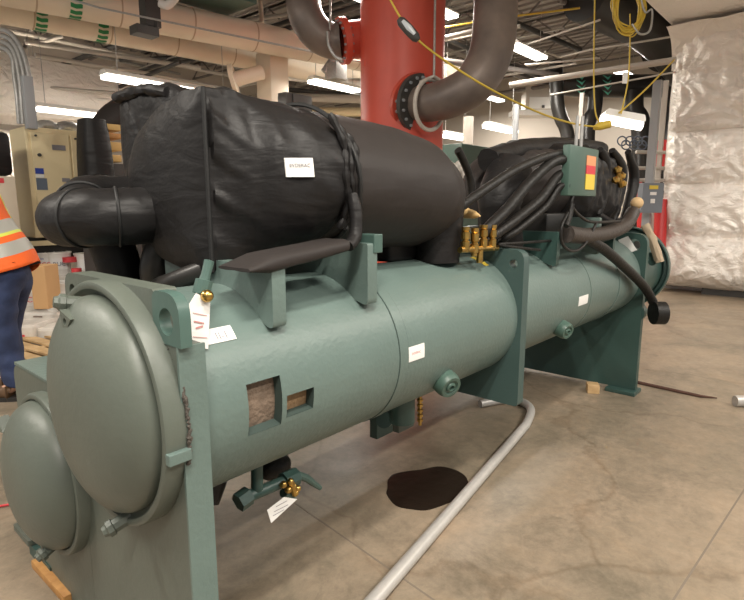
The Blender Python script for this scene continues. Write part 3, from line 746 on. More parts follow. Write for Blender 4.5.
# papers on far plate
bm=B(); quad(bm,[at(x,y,0,4.553) for x,y in ((618,240),(628,236),(637,250),(626,254))],.002); obj('sticker',bm,'paper',fp,0)
bm=B(); quad(bm,[at(x,y,0,4.545) for x,y in ((612,250),(624,246),(627,254),(616,258))],.002); obj('sticker',bm,'paper',fp,0)
bm=B(); P=smoothpts([at(x,y,0,4.76) for x,y in ((645,225),(651,236),(656,250),(660,262))],6); tube(bm,P,[.03]*len(P),10); wrinkle(bm,.01,15); obj('cloth_strap',bm,mat('tan_strap',(.38,.30,.21),.8),CH)
for x,y in ((652,262),(650,256)):
    bm=B(); lathe(bm,[(0,.0),(0,.03),(.02,.03),(.02,0)],at(x,y,0,4.82),(1,0,0),12); obj('bolt',bm,'green_dark',wb3,30)

# ================================================= PAPER TAGS (hang from the chiller)
c=[at(x,y,1,1.262) for x,y in ((196,293),(203,297),(210,303),(208,349),(191,346),(189,304))]
bm=B(); quad(bm,c,.0012,V((0,-1,0))); t=obj('paper_tag',bm,'paper',None,0); tag(t,'long white paper tag hanging from the brass-capped valve stem by the front end plate','tag')
def inkline(par,pa,pb,w,m='ink'):
    pa=V(pa);pb=V(pb); bm=B(); u=V((0,0,w)); quad(bm,[pa,pb,pb+u,pa+u],.0006,V((0,-1,0))); return obj('print',bm,m,par,0)
for (xa,ya,xb,yb,w) in ((193,313,207,316,.0015),(194,322,204,324,.004),(196,329,203,327,.005),(193,337,207,338,.0015)):
    inkline(t,at(xa,ya,1,1.2595),at(xb,yb,1,1.2595),w,'inkred')
c=[at(x,y,1,1.38) for x,y in ((284,497),(297,499),(271,523),(267,510))]
bm=B(); quad(bm,c,.0012,V((0,-1,0))); t=obj('paper_tag',bm,'paper',None,0); tag(t,'small white paper tag dangling from the drain valve under the shell','tag')
for (xa,ya,xb,yb,w) in ((276,507,287,501,.002),(274,512,288,505,.002),(273,516,284,510,.002)):
    inkline(t,at(xa,ya,1,1.3775),at(xb,yb,1,1.3775),w)

# ================================================= FLOOR ITEMS
def onf(x,y,z=0): return at(x,y,2,z)
# dark puddle
cx=onf(427,488); pts=[]
prx=[(388,480),(392,475),(402,472),(420,470),(437,467),(452,469),(462,474),(468,482),(466,490),(460,497),(450,503),(436,508),(420,510),(402,508),(392,502),(386,494),(387,487)]
P=smoothpts([onf(*q) for q in prx]+[onf(*prx[0])],4)[:-1]
bm=B(); 
for z in (0.0005,.002): pass
va=[bm.verts.new((p.x+noise.noise(p*9)*.012,p.y+noise.noise(p*9+V((5,5,5)))*.012,.0025)) for p in P]; vb=[bm.verts.new((v.co.x,v.co.y,.0)) for v in va]
bm.faces.new(va); bm.faces.new(vb[::-1])
for i in range(len(va)): j=(i+1)%len(va); bm.faces.new((va[i],va[j],vb[j],vb[i]))
tag(obj('puddle',bm,'puddle',None,0),'dark brown wet puddle on the concrete under the chiller','puddle')
# conduit on floor
r=.029
p1=onf(376,598,r); p2=onf(526,425,r); d=(p1-p2).normalized()
P=[p1+d*.9,p1,p2]+[]
P=[p1+d*.9,p1,p1.lerp(p2,.5),p2.lerp(p1,.03)]+smoothpts([p2,onf(531,410,r),onf(522,402,r),onf(505,400,r),onf(480,404,r)],7)
bm=B(); tube(bm,P,r,18); o=obj('conduit',bm,'conduit',None,50); tag(o,'long grey metal conduit lying on the floor, bent back under the middle plate','conduit')
bm=B(); a=onf(735,401,.04); b=a+V((.5,-.6,0)); tube(bm,[a,a+(b-a)*.04,b],[.040,.043,.043],20); o=obj('conduit',bm,'conduit',None,40); tag(o,'short grey pipe end lying on the floor at the far right edge','pipe')
bm=B(); a=onf(636,382,.012); b=onf(700,396,.012); c_=onf(717,398,.006); tube(bm,[a+(a-b)*.3,a,b,c_],[.014,.014,.012,.004],10); tag(obj('steel_rod',bm,'rust'),'thin rusty steel rod lying on the floor beyond the far end plate','rod')
a=onf(597,392); bm=B(); box(bm,(-.05,-.045,0),(.05,.045,.07),.003); o=obj('wood_block',bm,'wood'); o.location=(a.x-.02,a.y+.03,0); o.rotation_euler=(0,0,.5); tag(o,'pale cut wood block on the floor in front of the far end plate','wood block')
p=onf(75,575); 
bm=B(); box(bm,(-.085,-.17,0),(-.01,.17,.035),.003); o=obj('wood_shim',bm,'woodorange'); o.location=(.70,2.27,0); o.rotation_euler=(0,0,.02); tag(o,'orange-brown wood shim on the floor against the foot of the front end plate','wood shim')
bm=B(); cyl(bm,onf(0,512,.01)+V((-.5,.3,0)),onf(17,503,.01),.006); tag(obj('cable',bm,'redprint'),'thin red line on the floor left of the front water box','cable')
# ================================================= LAMPS
def lamp(px,py,z,ln=1.22,label='',w=70,group=None,rz=0,P=None):
    p=P or at(px,py,2,z)
    t=thing('ceiling_lamp',label,'lamp',(p.x,p.y,z),rz,group)
    def loc(bm): 
        bm.transform(t.matrix_world); return bm
    h=ln/2
    bm=B(); prism(bm,[(-.13,.03),(-.06,.09),(.06,.09),(.13,.03),(.12,.02),(-.12,.02)],0,-h,h); obj('housing',loc(bm),'lampbody',t,0)
    for s in (-1,1):
        bm=B(); box(bm,(-h+.02,s*.062-.055,-.035),(h-.02,s*.062+.055,.018),.012); obj('lamp_tube',loc(bm),'tube',t)
    for s in (-1,1):
        bm=B(); cyl(bm,(s*h*.8,0,.09),(s*h*.8,0,CZ-z),.006,6); obj('hanger_rod',loc(bm),'steel',t)
    L=bpy.data.lights.new('lamp_light','AREA'); L.shape='RECTANGLE'; L.size=ln; L.size_y=.25; L.energy=w; L.color=(1,.93,.83)
    lo=bpy.data.objects.new('lamp_light',L); COL.objects.link(lo); lo.location=(p.x,p.y,z-.06); lo.rotation_euler=(0,0,rz)
    return t
LW=75
lamp(528,52,4.3,1.22,'bright twin-tube ceiling lamp right of the dark elbow pipe',LW)
lamp(335,86,3.7,1.22,'lit strip lamp hanging left of the red header column',LW)
q=atd(85,114,9.2); lamp(0,0,q.z,1.5,'long lit strip lamp above the beige cabinet at left',LW,P=q)
q=atd(175,88,8.5); lamp(0,0,q.z,2.2,'lit strip lamp just above the black jacket top at left',LW,P=q)
lamp(375,1,4.0,1.22,'bright lamp cut by the top edge, in front of the red column',LW)
lamp(501,129,3.1,1.22,'distant lit lamp low against the far wall',18)
lamp(455,137,2.9,.9,'distant lit lamp under the dark elbow pipe',12)
lamp(4,57,4.2,1.22,'lit lamp at the left edge behind the bent conduits',LW)
q=atd(2,100,9.4); lamp(0,0,q.z,1.22,'dim lit lamp at the left edge above the dark machine',LW*.5,P=q)
# added fill lamps, no fixtures seen here; they brighten room and far wall
OVL=['overhead ceiling lamp above the floor left of the front water boxes','overhead ceiling lamp above the open floor right of the chiller front','overhead ceiling lamp above the open floor right of the middle plate','overhead ceiling lamp in front of the foil duct, right of the far end plate','overhead ceiling lamp behind the viewpoint, nearer the chiller front','overhead ceiling lamp highest at left, beyond the worker','overhead ceiling lamp directly above the camera end of the chiller','ceiling lamp just right of the red column near the top edge','far ceiling lamp nearest the foil duct, below the cream strut bar','far ceiling lamp above the pale air handler','far ceiling lamp between the red column and the dark elbow pipe']
for i,(x,y) in enumerate([(-1.5,3.5),(1.5,-2.6),(4.5,-2.6),(7.5,-2.6),(-1.5,-1),(-2.5,6.5),(.2,-.3),(8.5,6),(14.5,4.6),(15,8.5),(12,9.5)]):
    lamp(0,0,4.6 if not i==7 else 4.9,1.22,OVL[i],150 if i<7 else 130,'overhead lamp rows',P=V((x,y,4.6)))

# ================================================= RED HEADER AND BIG PIPES
hd=atd(401,205,6.3); hx,hy=hd.x,hd.y
HDR=thing('header_column','thick red painted vertical header column rising to the ceiling behind the chiller','pipe column',(hx,hy,0))
rr=40/547*6.3
bm=B(); lathe(bm,[(0,rr),(CZ,rr)],(hx,hy,0),(0,0,1),56); obj('column',bm,'red',HDR)
bm=B(); lathe(bm,[(0,rr+.12),(.03,rr+.12),(.03,rr)],(hx,hy,0),(0,0,1),56); obj('base_flange',bm,'red',HDR,30)
def flange(c,d,r,th,m,par,nb=16,name='flange'):
    bm=B(); lathe(bm,[(-th/2,r*.6),(-th/2,r),(th/2,r),(th/2,r*.6)],c,d,40); o=obj(name,bm,m,par,30)
    u,w=frame(d); bm=B(); dd=V(d).normalized()
    for k in range(nb):
        a=k/nb*2*PI; q=V(c)+(u*math.cos(a)+w*math.sin(a))*r*.86
        cyl(bm,q-dd*(th/2+.02),q+dd*(th/2+.02),r*.055,6)
    obj('flange_bolts',bm,'grey',o,30); return o
# right branch
a=atd(395,97,6.1); b=atd(416,103,5.75)
bm=B(); tube(bm,[a,b],[.30,.215],32); obj('branch',bm,'red',HDR)
d=(b-a).normalized(); flange(b,(d),.30,.06,'redbright' if False else 'red',HDR)
# left branch
a2=atd(372,38,6.2); b2=atd(343,41,6.1); bm=B(); tube(bm,[a2,b2],[.2,.2],32); obj('branch',bm,'red',HDR); flange(b2,(b2-a2),.245,.07,'red',HDR)
for x,y in ((368,0),):
    pass
# small side lug on the column
bm=B(); p=atd(371,63,5.85); box(bm,p-V((.06,.02,.04)),p+V((.06,.05,.03))); obj('pipe_clamp',bm,'red',HDR,0)
bm=B(); cyl(bm,atd(370,63,5.8),atd(370,-40,5.8),.012); tag(obj('hanger_rod',bm,'steel'),'thin steel rod hanging in front of the left side of the red column','rod')
bm=B(); cyl(bm,atd(434,76,5.5),atd(436,-60,5.5),.012); HR=obj('hanger_rod',bm,'steel'); tag(HR,'thin steel rod and ring carrying the dark elbow pipe by the flange','rod')
c=atd(430,105,5.6)
bm=B(); d=(atd(430,103,5.6)-atd(420,104,5.7)).normalized(); u,w=frame(d)
tube(bm,[c+u*.2*1.12*math.cos(t)+w*.22*1.12*math.sin(t) for t in [k/30*2*PI for k in range(31)]],.022,8,False)
tube(bm,[atd(420,82,5.6),atd(434,76,5.5),atd(446,84,5.6)],.016,8); obj('clevis_ring',bm,mat('pale_ring',(.55,.50,.44),.5),HR,40)
# dark elbows
P=smoothpts([atd(417,103,5.72),atd(430,103,5.6),atd(452,97,5.45),atd(475,82,5.35),atd(490,55,5.35),atd(495,20,5.4),atd(496,-20,5.45),atd(497,-90,5.6)],8)
bm=B(); tube(bm,P,[.175+.04*min(1,i/(len(P)*.6)) for i in range(len(P))],40); o=obj('elbow_pipe',bm,'pipe',None,60); tag(o,'large dark steel elbow pipe curving up from the red column flange, right side','pipe')
fl=flange(P[1],(P[2]-P[0]),.29,.05,'darkgrey',o,16)
P=smoothpts([atd(341,41,6.1),atd(332,41,6.1),atd(318,34,6.05),atd(307,18,6.0),atd(303,-5,6.0),atd(302,-80,6.0)],8)
bm=B(); tube(bm,P,[.19]*len(P),40); o=obj('elbow_pipe',bm,'pipe',None,60); tag(o,'large dark steel elbow pipe rising from the red column at its left','pipe')
bm=B(); P=[atd(327,40,5.85)]+[atd(x,y,5.8) for x,y in ((328,32),(329,45),(335,56),(342,60))]; tube(bm,smoothpts(P[1:],5),.02,8); cyl(bm,atd(330,30,5.8),atd(331,-50,5.8),.012); tag(obj('pipe_hanger',bm,'steel'),'pale steel hanger looped round the left dark elbow pipe','hanger')

# ================================================= CREAM INSULATED PIPES
def cpipe(a,b,r,label,over=(2.5,4),seams=9,arrows=()):
    a=V(a);b=V(b); d=(b-a).normalized(); p=a-d*over[0]; q=b+d*over[1]
    bm=B(); tube(bm,[p+(q-p)*k/24 for k in range(25)],r,40); o=obj('insulated_pipe',bm,'cream',None,60); tag(o,label,'pipe')
    u,w=frame(d); L=(q-p).length
    for k in range(int(L/1.0)):
        bm=B(); lathe(bm,[(0,r+.001),(.0,r+.004),(.02,r+.004),(.02,r+.001)],p+d*(k*1.0+.35),d,40); obj('seam_band',bm,mat('seam_tan',(.50,.38,.26),.7) if 'seam_tan' not in bpy.data.materials else bpy.data.materials['seam_tan'],o,30)
    for f in arrows:
        c0=a.lerp(b,f)
        ang0=math.atan2(0,1)
        # broken green arrow band facing the room
        bm=B()
        for k in range(16):
            t0=k*2*PI/16
            vs=[]
            for rr_ in (r+.004,r+.007):
                vs.append([bm.verts.new(c0+d*s+(u*math.cos(t0+dt)+w*math.sin(t0+dt))*rr_) for s,dt in ((-.07,0),(-.01,.06),(.05,0),(.07,.02),(.07,.22),(.0,.30),(-.07,.24))])
            bm.faces.new(vs[0][::-1]); bm.faces.new(vs[1])
            for i in range(7): j=(i+1)%7; bm.faces.new((vs[0][i],vs[0][j],vs[1][j],vs[1][i]))
        obj('arrow_print',bm,'greenprint',o,0)
    return o
ZP=4.15
c1=cpipe(at(0,-14,2,ZP),at(300,46,2,ZP),.22,'upper of the two thick cream insulated pipes crossing at upper left',(3,4),arrows=(.19,.40))
c2=cpipe(at(0,7,2,ZP-.05),at(200,47,2,ZP-.05),.21,'lower of the two thick cream insulated pipes crossing at upper left',(3,6),arrows=(.16,.44))
# drops behind the jacket
a=atd(272,60,9.5); bm=B(); box(bm,(a.x-.2,a.y-.2,1.6),(a.x+.2,a.y+.2,a.z+.1),.02); cyl(bm,(a.x,a.y,0),(a.x,a.y,1.7),.12); tag(obj('insulated_riser',bm,'cream'),'boxy cream insulated riser dropping from the cream pipes behind the jacket','pipe')
a=atd(244,68,9.0); 
bm=B(); tube(bm,[atd(232,80,9),atd(262,72,9.2)],.12,20); lathe(bm,[(-.03,.1),(-.03,.22),(.03,.22),(.03,.1)],atd(233,78,8.9),(atd(260,74,9)-atd(232,80,9)),28); tag(obj('valve',bm,'cream'),'pale flanged valve under the cream pipes behind the black jacket','valve')
# bracket clamp on the cream pipes
bm=B(); 
for (x0,y0,x1,y1,dp) in ((147,0,150,30,6.9),(153,0,156,32,6.9)): cyl(bm,atd(x0,y0-20,dp),atd(x1,y1,dp),.03,8)
p=atd(146,32,6.8); box(bm,p-V((.16,.1,.05)),p+V((.12,.1,.05))); p=atd(150,14,6.9); box(bm,p-V((.10,.08,.16)),p+V((.10,.08,.16)))
tag(obj('pipe_bracket',bm,'darkgrey',None,30),'dark steel bracket clamped on the cream insulated pipes','bracket')
bm=B(); cyl(bm,atd(100,8,6.6),atd(372,64,6.6),.012,8); cyl(bm,atd(60,-4,6.6),atd(100,8,6.6),.012,8); tag(obj('conduit',bm,'steel'),'thin pale conduit running along the cream insulated pipes','conduit')
bm=B(); P=smoothpts([atd(160,3,6.7),atd(168,5,6.7),atd(178,-6,6.7)],5); tube(bm,P,.05,12); tag(obj('cloth_rag',bm,'white'),'pale hose loop on top of the cream pipe bracket','hose')
bm=B(); box(bm,atd(215,-12,8)-V((.45,.4,.2)),atd(215,-12,8)+V((.45,.4,.2)),.02); tag(obj('duct',bm,'green_box'),'green painted duct at the top edge above the cream pipes','duct')

# ================================================= CEILING STEEL AND SERVICES
def joist(x,y0,y1,z=5.25,dep=.45):
    bm=B(); box(bm,(x-.05,y0,z+dep-.05),(x+.05,y1,z+dep)); box(bm,(x-.04,y0,z-.04),(x+.04,y1,z))
    n=int((y1-y0)/.5)
    for k in range(n):
        ya=y0+(y1-y0)*k/n; yb=y0+(y1-y0)*(k+1)/n
        cyl(bm,(x,ya,z if k%2 else z+dep-.03),(x,yb,z+dep-.03 if k%2 else z),.02,6)
    o=obj('ceiling_joist',bm,'joist',None,0); return o
JX=[3.5+i*1.5 for i in range(9)]
for i,x in enumerate(JX):
    tag(joist(x,-4,YL),'grey open-web steel joist spanning under the ceiling deck','joist','ceiling joists')
for i,y in enumerate((1.8,7.5,12)):
    bm=B(); box(bm,(0,y-.1,5.0),(XF,y+.1,5.04)); box(bm,(0,y-.1,5.24),(XF,y+.1,5.28)); box(bm,(0,y-.012,5.0),(XF,y+.012,5.28)); tag(obj('roof_beam',bm,'joist',None,0),['grey steel beam over the chiller aisle','grey steel beam over the middle of the room','grey steel beam near the left wall'][i],'beam')
# conduits and small pipes overhead: (points as px,py,z)
def run(pts,r,m,label,cat='pipe',group=None):
    P=[V(p) for p in pts]; bm=B(); tube(bm,P,r,10); tag(obj('overhead_pipe' if cat=='pipe' else cat,bm,m,None,50),label,cat,group)
run([at(35,55,2,3.9),at(75,62,2,3.9),at(140,72,2,3.9),at(240,92,2,3.9)],.035,'strut','pale pipe under the cream pipes at upper left')
run([at(30,86,2,3.5),at(115,93,2,3.5)],.03,'strut','thin pale pipe in front of the foil duct at left')
run([at(200,68,2,4.2),at(25,42,2,4.2)],.04,'strut','pale pipe just below the lower cream pipe')
run([at(62,65,2,4.6),at(130,40,2,4.6)],.05,'darkgrey','short dark pipe rising to the right at upper left')
run([at(95,97,2,3.6),at(180,62,2,3.9)],.035,'darkgrey','dark pipe slanting behind the cream pipes at upper left')
run([at(510,85,2,3.7),at(676,60,2,3.7)],.05,'strut','cream strut bar crossing to the foil duct at right')
run([at(504,52,2,4.4),at(600,20,2,4.4)],.016,'strut','thin pale pipe crossing above the right ceiling lamp')
run([at(550,95,2,3.5),at(676,72,2,3.5)],.014,'strut','thin pale pipe below the cream strut bar')
run([at(545,52,2,4.3),at(560,57,2,4.3),at(590,50,2,4.3),at(676,36,2,4.3)],.018,'strut','thin bent pipe right of the bright ceiling lamp')
run([at(440,28,2,4.6),at(500,18,2,4.6),at(580,8,2,4.6)],.016,'yellow','yellow gas pipe running under the ceiling deck')
run([at(504,18,2,4.8),at(580,50,2,4.8)],.05,'darkgrey','dark pipe falling to the right under the ceiling deck')
run([at(560,0,2,4.9),at(660,45,2,4.9)],.05,'joist','dark conduit beside the big black pipe')
run([at(445,40,2,4.5),at(520,26,2,4.5)],.03,'strut','pale conduit behind the dark elbow pipe')
run([at(440,60,2,4.2),at(560,75,2,4.2)],.05,'joist','dark pipe behind the dark elbow pipe')
run([at(525,65,2,4.0),at(600,58,2,4.0)],.016,'strut','pale pipe above the cream strut bar')
run([at(195,28,2,5.0),at(290,14,2,5.0)],.04,'strut','pale pipe above the cream pipes')
run([at(260,0,2,4.9),at(262,24,2,4.4)],.04,'cream','cream drop above the upper cream pipe')
run([at(322,28,2,4.8),at(362,18,2,4.8)],.05,'darkgrey','dark pipe behind the left elbow')
random.seed(3)
cl=[('strut',.025),('steel',.02),('darkgrey',.04),('joist',.05),('strut',.04)]
spots=['over the beige cabinet','over the foil duct','beside the roof beam','near the left wall','over the far aisle','behind the red column','over the second compressor','near the far wall','over the pallets','over the middle aisle','behind the cream pipes','beside the black pipe','near the foil tower','over the right aisle']
for i in range(14):
    m,r=cl[i%5]; z=random.uniform(4.1,4.95)
    if i%2: 
        y=random.uniform(5,14); P=[(2,y,z),(16,y,z)]
    else:
        x=random.uniform(6,16); P=[(x,4.6,z),(x,14.5,z)]
    run(P,r,m,('pale ','steel ','dark ','brown-grey ','cream ')[i%5]+'ceiling conduit '+spots[i],'pipe')
run([at(45,75,2,4.3),at(52,72,2,4.3),at(130,84,2,4.3),at(260,100,2,4.3)],.03,'darkgrey','dark pipe crossing in front of the foil duct at upper left')
run([at(60,48,2,4.7),at(180,74,2,4.7)],.03,'steel','steel conduit beneath the lower cream pipe')
run([at(120,60,2,4.7),at(200,56,2,4.7)],.04,'darkgrey','dark cross pipe beneath the lower cream pipe')
run([at(36,44,2,4.4),at(64,36,2,4.4)],.03,'strut','short pale pipe beside the bent conduits')
# left bent conduits (four, dropping to the cabinet)
for k in range(4):
    o_=k*4.5
    P=smoothpts([atd(-25,36-k*3+k*7,6.2),atd(2-0*k,30+k*6,6.2),atd(18-k*2.0,42+k*5,6.2),atd(28-k*4.5,70+k*2,6.2),atd(30-k*4.2,98,6.2),atd(32-k*4.2,124,6.25)],6)
    bm=B(); tube(bm,P,.026,10); tag(obj('conduit',bm,'steel'),'grey bent conduit dropping onto the beige cabinet, '+['outermost','second from outside','third from outside','innermost'][k]+' of the four','conduit','bent conduits at left')
bm=B(); p=atd(29,103,6.1); box(bm,p-V((.05,.05,.28)),p+V((.05,.05,.28)),.005); tag(obj('conduit_box',bm,'grey'),'narrow grey box on the bent conduits above the cabinet','box')

# ================================================= FOIL DUCTS
def foilbox(bm,x0,x1,y0,y1,z0,z1,faces,amp=.10,step=.09,cell=.78,seed=0):
    """puffed, pinned foil over the given faces of a box"""
    def panel(o,u,v,n):
        nu=max(2,int(u.length/step)); nv=max(2,int(v.length/step)); g=[]
        for i in range(nu+1):
            row=[]
            for j in range(nv+1):
                p=o+u*(i/nu)+v*(j/nv)
                du=u.length*i/nu; dv=v.length*j/nv
                su=abs(math.sin(PI*du/(cell*1.35))); sv=abs(math.sin(PI*dv/cell))
                edge=(min(i,nu-i,5)/5)**.5*(min(j,nv-j,5)/5)**.5
                # folds that radiate from the pins
                cu=(du/(cell*1.35))-round(du/(cell*1.35)); cv=(dv/cell)-round(dv/cell)
                rad=math.atan2(cv,cu); rd=math.hypot(cu,cv)
                h=(sv**.42*.80+su**.8*.20)*amp+math.sin(rad*15+seed+noise.noise(p*1.5)*5)*amp*.17*min(1,rd*5)*max(0,1-rd*1.2)+noise.noise(p*1.8+V((seed,0,0)))*amp*.22+abs(noise.noise(p*4.0+V((0,0,noise.noise(p*2)*2))))*amp*.30+abs(noise.noise(p*9))*amp*.10
                row.append(bm.verts.new(p+n*h*edge))
            g.append(row)
        for i in range(nu):
            for j in range(nv): bm.faces.new((g[i][j],g[i+1][j],g[i+1][j+1],g[i][j+1]))
    if '-x' in faces: panel(V((x0,y0,z0)),V((0,y1-y0,0)),V((0,0,z1-z0)),V((-1,0,0)))
    if '+x' in faces: panel(V((x1,y0,z0)),V((0,y1-y0,0)),V((0,0,z1-z0)),V((1,0,0)))
    if '-y' in faces: panel(V((x0,y0,z0)),V((x1-x0,0,0)),V((0,0,z1-z0)),V((0,-1,0)))
    if '+y' in faces: panel(V((x0,y1,z0)),V((x1-x0,0,0)),V((0,0,z1-z0)),V((0,1,0)))
    if '-z' in faces: panel(V((x0,y0,z0)),V((x1-x0,0,0)),V((0,y1-y0,0)),V((0,0,-1)))
    if '+z' in faces: panel(V((x0,y0,z1)),V((x1-x0,0,0)),V((0,y1-y0,0)),V((0,0,1)))
FX=10.6; FY=2.60
T=thing('foil_duct','tall quilted silver foil-wrapped duct standing at the right and bending overhead','duct',(FX+.8,1.0,0))
bm=B(); foilbox(bm,FX,FX+2,-2.2,FY,.12,4.95,('-x',),.26,.04,.86,1); foilbox(bm,FX,FX+2,-2.2,FY,.12,4.95,('+y','-z','+x'),.06,.08,.86,1); obj('wrapped_tower',bm,'foil',T,80)
bm=B(); foilbox(bm,1.5,FX,-2.2,FY,4.35,4.95,('-z','+y'),.03,.09,1.6,4); obj('wrapped_overhead_duct',bm,'foil',T,80)
# rounded throat where the tower meets the overhead run
bm=B(); n=12; g=[]
for i in range(n+1):
    a=PI/2*i/n; x=FX-.55*(1-math.sin(a)); z=4.35-.55*(1-math.cos(a)); row=[]
    for j in range(41):
        y=-2.2+(FY+2.2)*j/40; p=V((x-.09,y,z-.09)); row.append(bm.verts.new(p+V((-.7,0,-.7))*noise.noise(p*3)*.06))
    g.append(row)
for i in range(n):
    for j in range(40): bm.faces.new((g[i][j],g[i+1][j],g[i+1][j+1],g[i][j+1]))
side=[g[i][40] for i in range(n+1)]+[bm.verts.new((FX+.0,FY,4.4))]
bm.faces.new(side)
obj('wrapped_throat',bm,'foil',T,80)
bm=B(); box(bm,(FX+.05,-2.0,0),(FX+1.9,at(700,300,0,FX).y,.14)); obj('skid',bm,'darkgrey',T,0)
bm=B(); box(bm,(FX+.4,1.9,0),(FX+1.9,FY-.05,.12)); obj('skid',bm,'steel',T,0)
# wrapped ducts in the left background
D=thing('foil_duct','large crinkled silver foil duct high in the left background','duct',(5.5,11.2,2.9))
bm=B(); foilbox(bm,1.5,7.4,10.8,11.8,3.0,3.95,('-y','-z','+x'),.10,.1,.9,7); obj('wrapped_duct',bm,'foil',D,80)
D=thing('foil_duct','low foil-wrapped duct stack behind the dark machine at the left edge','duct',(3.0,11.0,2.2))
bm=B(); foilbox(bm,1.0,4.0,11.0,12.0,1.9,2.7,('-y','-z','+x','+z'),.10,.1,.9,9); obj('wrapped_duct',bm,'foil',D,80)

# ================================================= RIGHT BACKGROUND PIPES
def dpipe(pp,r,label,m='blackpipe',name='black_pipe'):
    P=smoothpts([atd(x,y,dp) for x,y,dp in pp],6); bm=B(); tube(bm,P,r,28); o=obj(name,bm,m,None,60); tag(o,label,'pipe'); return o
o=dpipe([(560,84,12),(600,86,12),(672,86,12)],.24,'horizontal black pipe with green marks behind the cream strut bar')
for x in (581,607):
    bm=B(); c0=atd(x,84,11.74)
    for k in range(4): quad(bm,[c0+RT*-.10+UP*(.2-.11*k),c0+RT*.02+UP*(.14-.11*k),c0+RT*.10+UP*(.2-.11*k),c0+RT*.02+UP*(.09-.11*k)],.01)
    obj('flow_mark',bm,mat('pale_green_print',(.10,.42,.30),.6) if 'pale_green_print' not in bpy.data.materials else bpy.data.materials['pale_green_print'],o,0)
dpipe([(556,62,11.6),(557,100,11.6),(561,118,11.6),(568,138,11.6),(571,200,11.6),(571,274,11.6)],.14,'black pipe with a kink dropping left of the yellow cord')
dpipe([(596,92,11.8),(594,112,11.8),(588,128,11.8),(588,200,11.8),(588,273,11.8)],.15,'black pipe dropping behind the control box')
dpipe([(634,92,11.9),(634,110,11.9),(641,128,11.9),(641,200,11.9),(641,272,11.9)],.20,'thick black pipe dropping behind the yellow cords at right')
dpipe([(676,90,11.6),(672,120,11.6),(668,160,11.6),(667,274,11.6)],.16,'black pipe hugging the foil duct edge')
dpipe([(585,-6,9.0),(640,22,10),(668,44,10.6),(690,70,10.8)],.42,'very large black pipe running along the overhead foil duct')
dpipe([(654,60,11.0),(668,50,11),(680,80,11)],.3,'large black elbow beside the foil duct')
def post(px,y0,y1,dep,w,label,m='grey'):
    a=atd(px,y1,dep); b=atd(px,y0,dep); bm=B(); box(bm,(a.x-w,a.y-w,0),(a.x+w,a.y+w,b.z)); tag(obj('strut_post',bm,m,None,0),label,'post')
post(648,85,200,9.2,.06,'grey strut post behind the grey switch box')
post(656,85,200,9.6,.035,'thin pale post right of the switch box post','strut')
post(579,95,150,11.0,.04,'thin pale post above the green control box','strut')
# switch box
p=atd(650,198,9.0); S=thing('disconnect_switch','grey electrical switch box with yellow sticker on a strut post','switch box',(p.x,p.y,0))
def facing(c,w,h,dp,name,m,par,off=0,bev=0):
    mm=basis(V(c)+V((0,0,0)),RT,(0,0,1)); bm=B(); box(bm,(-w/2,-h/2,-dp/2+off),(w/2,h/2,dp/2+off),bev); bm.transform(mm); return obj(name,bm,m,par,0)
facing(p,.34,.48,.18,'box_body',mat('blue_grey_paint',(.17,.19,.22),.5),S,0,.006)
facing(p+V((0,0,.17)),.14,.06,.01,'sticker','yellowsticker',S,.095); facing(p+V((0,0,.07)),.10,.05,.01,'sticker','paper',S,.095); facing(p+V((0,0,-.05)),.07,.07,.01,'sticker','paper',S,.095)
bm=B(); q=p+RT*.2; cyl(bm,q,q+V((0,0,.12)),.02); obj('switch_handle',bm,'darkgrey',S)
# shelf rails & red pipes
for i,(y,l) in enumerate(((152,'upper'),(168,'middle'),(180,'lower'))):
    bm=B(); cyl(bm,atd(636,y,9.4),atd(668,y+.5,9.4),.03,8); tag(obj('support_rail',bm,'strut'),l+' pale rail between the posts by the foil duct','rail')
dpipe([(662,142,9.8),(662,168,9.8)],.14,'red valve body between the posts and the foil duct','redbright','red_valve')
dpipe([(634,182,9.8),(640,198,9.8),(644,205,9.8),(644,287,9.8)],.12,'red pipe left of the grey switch box','redbright','red_pipe')
dpipe([(661,200,9.4),(660,235,9.4),(658,262,9.4)],.10,'red pipe below the grey switch box','redbright','red_pipe')
bm=B()
for k in range(7):
    c0=atd(622+k*4,141+(k%2)*4,9.6); tube(bm,[c0+(RT*math.cos(t)+UP*math.sin(t))*.08 for t in [q/16*2*PI for q in range(17)]],.012,6,False)
tag(obj('wire_coil',bm,'slate'),'tangle of blue-grey cable loops on the rack by the foil duct','cable')
# air handler box high on far wall
p=atd(537,100,15.2); A_=thing('air_handler','small pale air handling box with ribbed front on the far wall','air handler',(p.x,p.y,p.z-.4))
facing(p,.75,.62,.5,'casing','wall',A_,0,.01)
facing(p+RT*.02+V((0,0,-.12)),.6,.3,.02,'front_grille','lampbody',A_,.26); facing(p+RT*.1+V((0,0,-.22)),.07,.07,.03,'knob','darkgrey',A_,.28)
p=atd(535,114,13.6); facing(p,1.2,.12,.5,'tray','lampbody',A_)
# tall beige partition in front of the far wall (mid right)
a=atd(440,160,13); bm=B(); box(bm,(0,0,0),(.15,1,3.4)); bm.free()
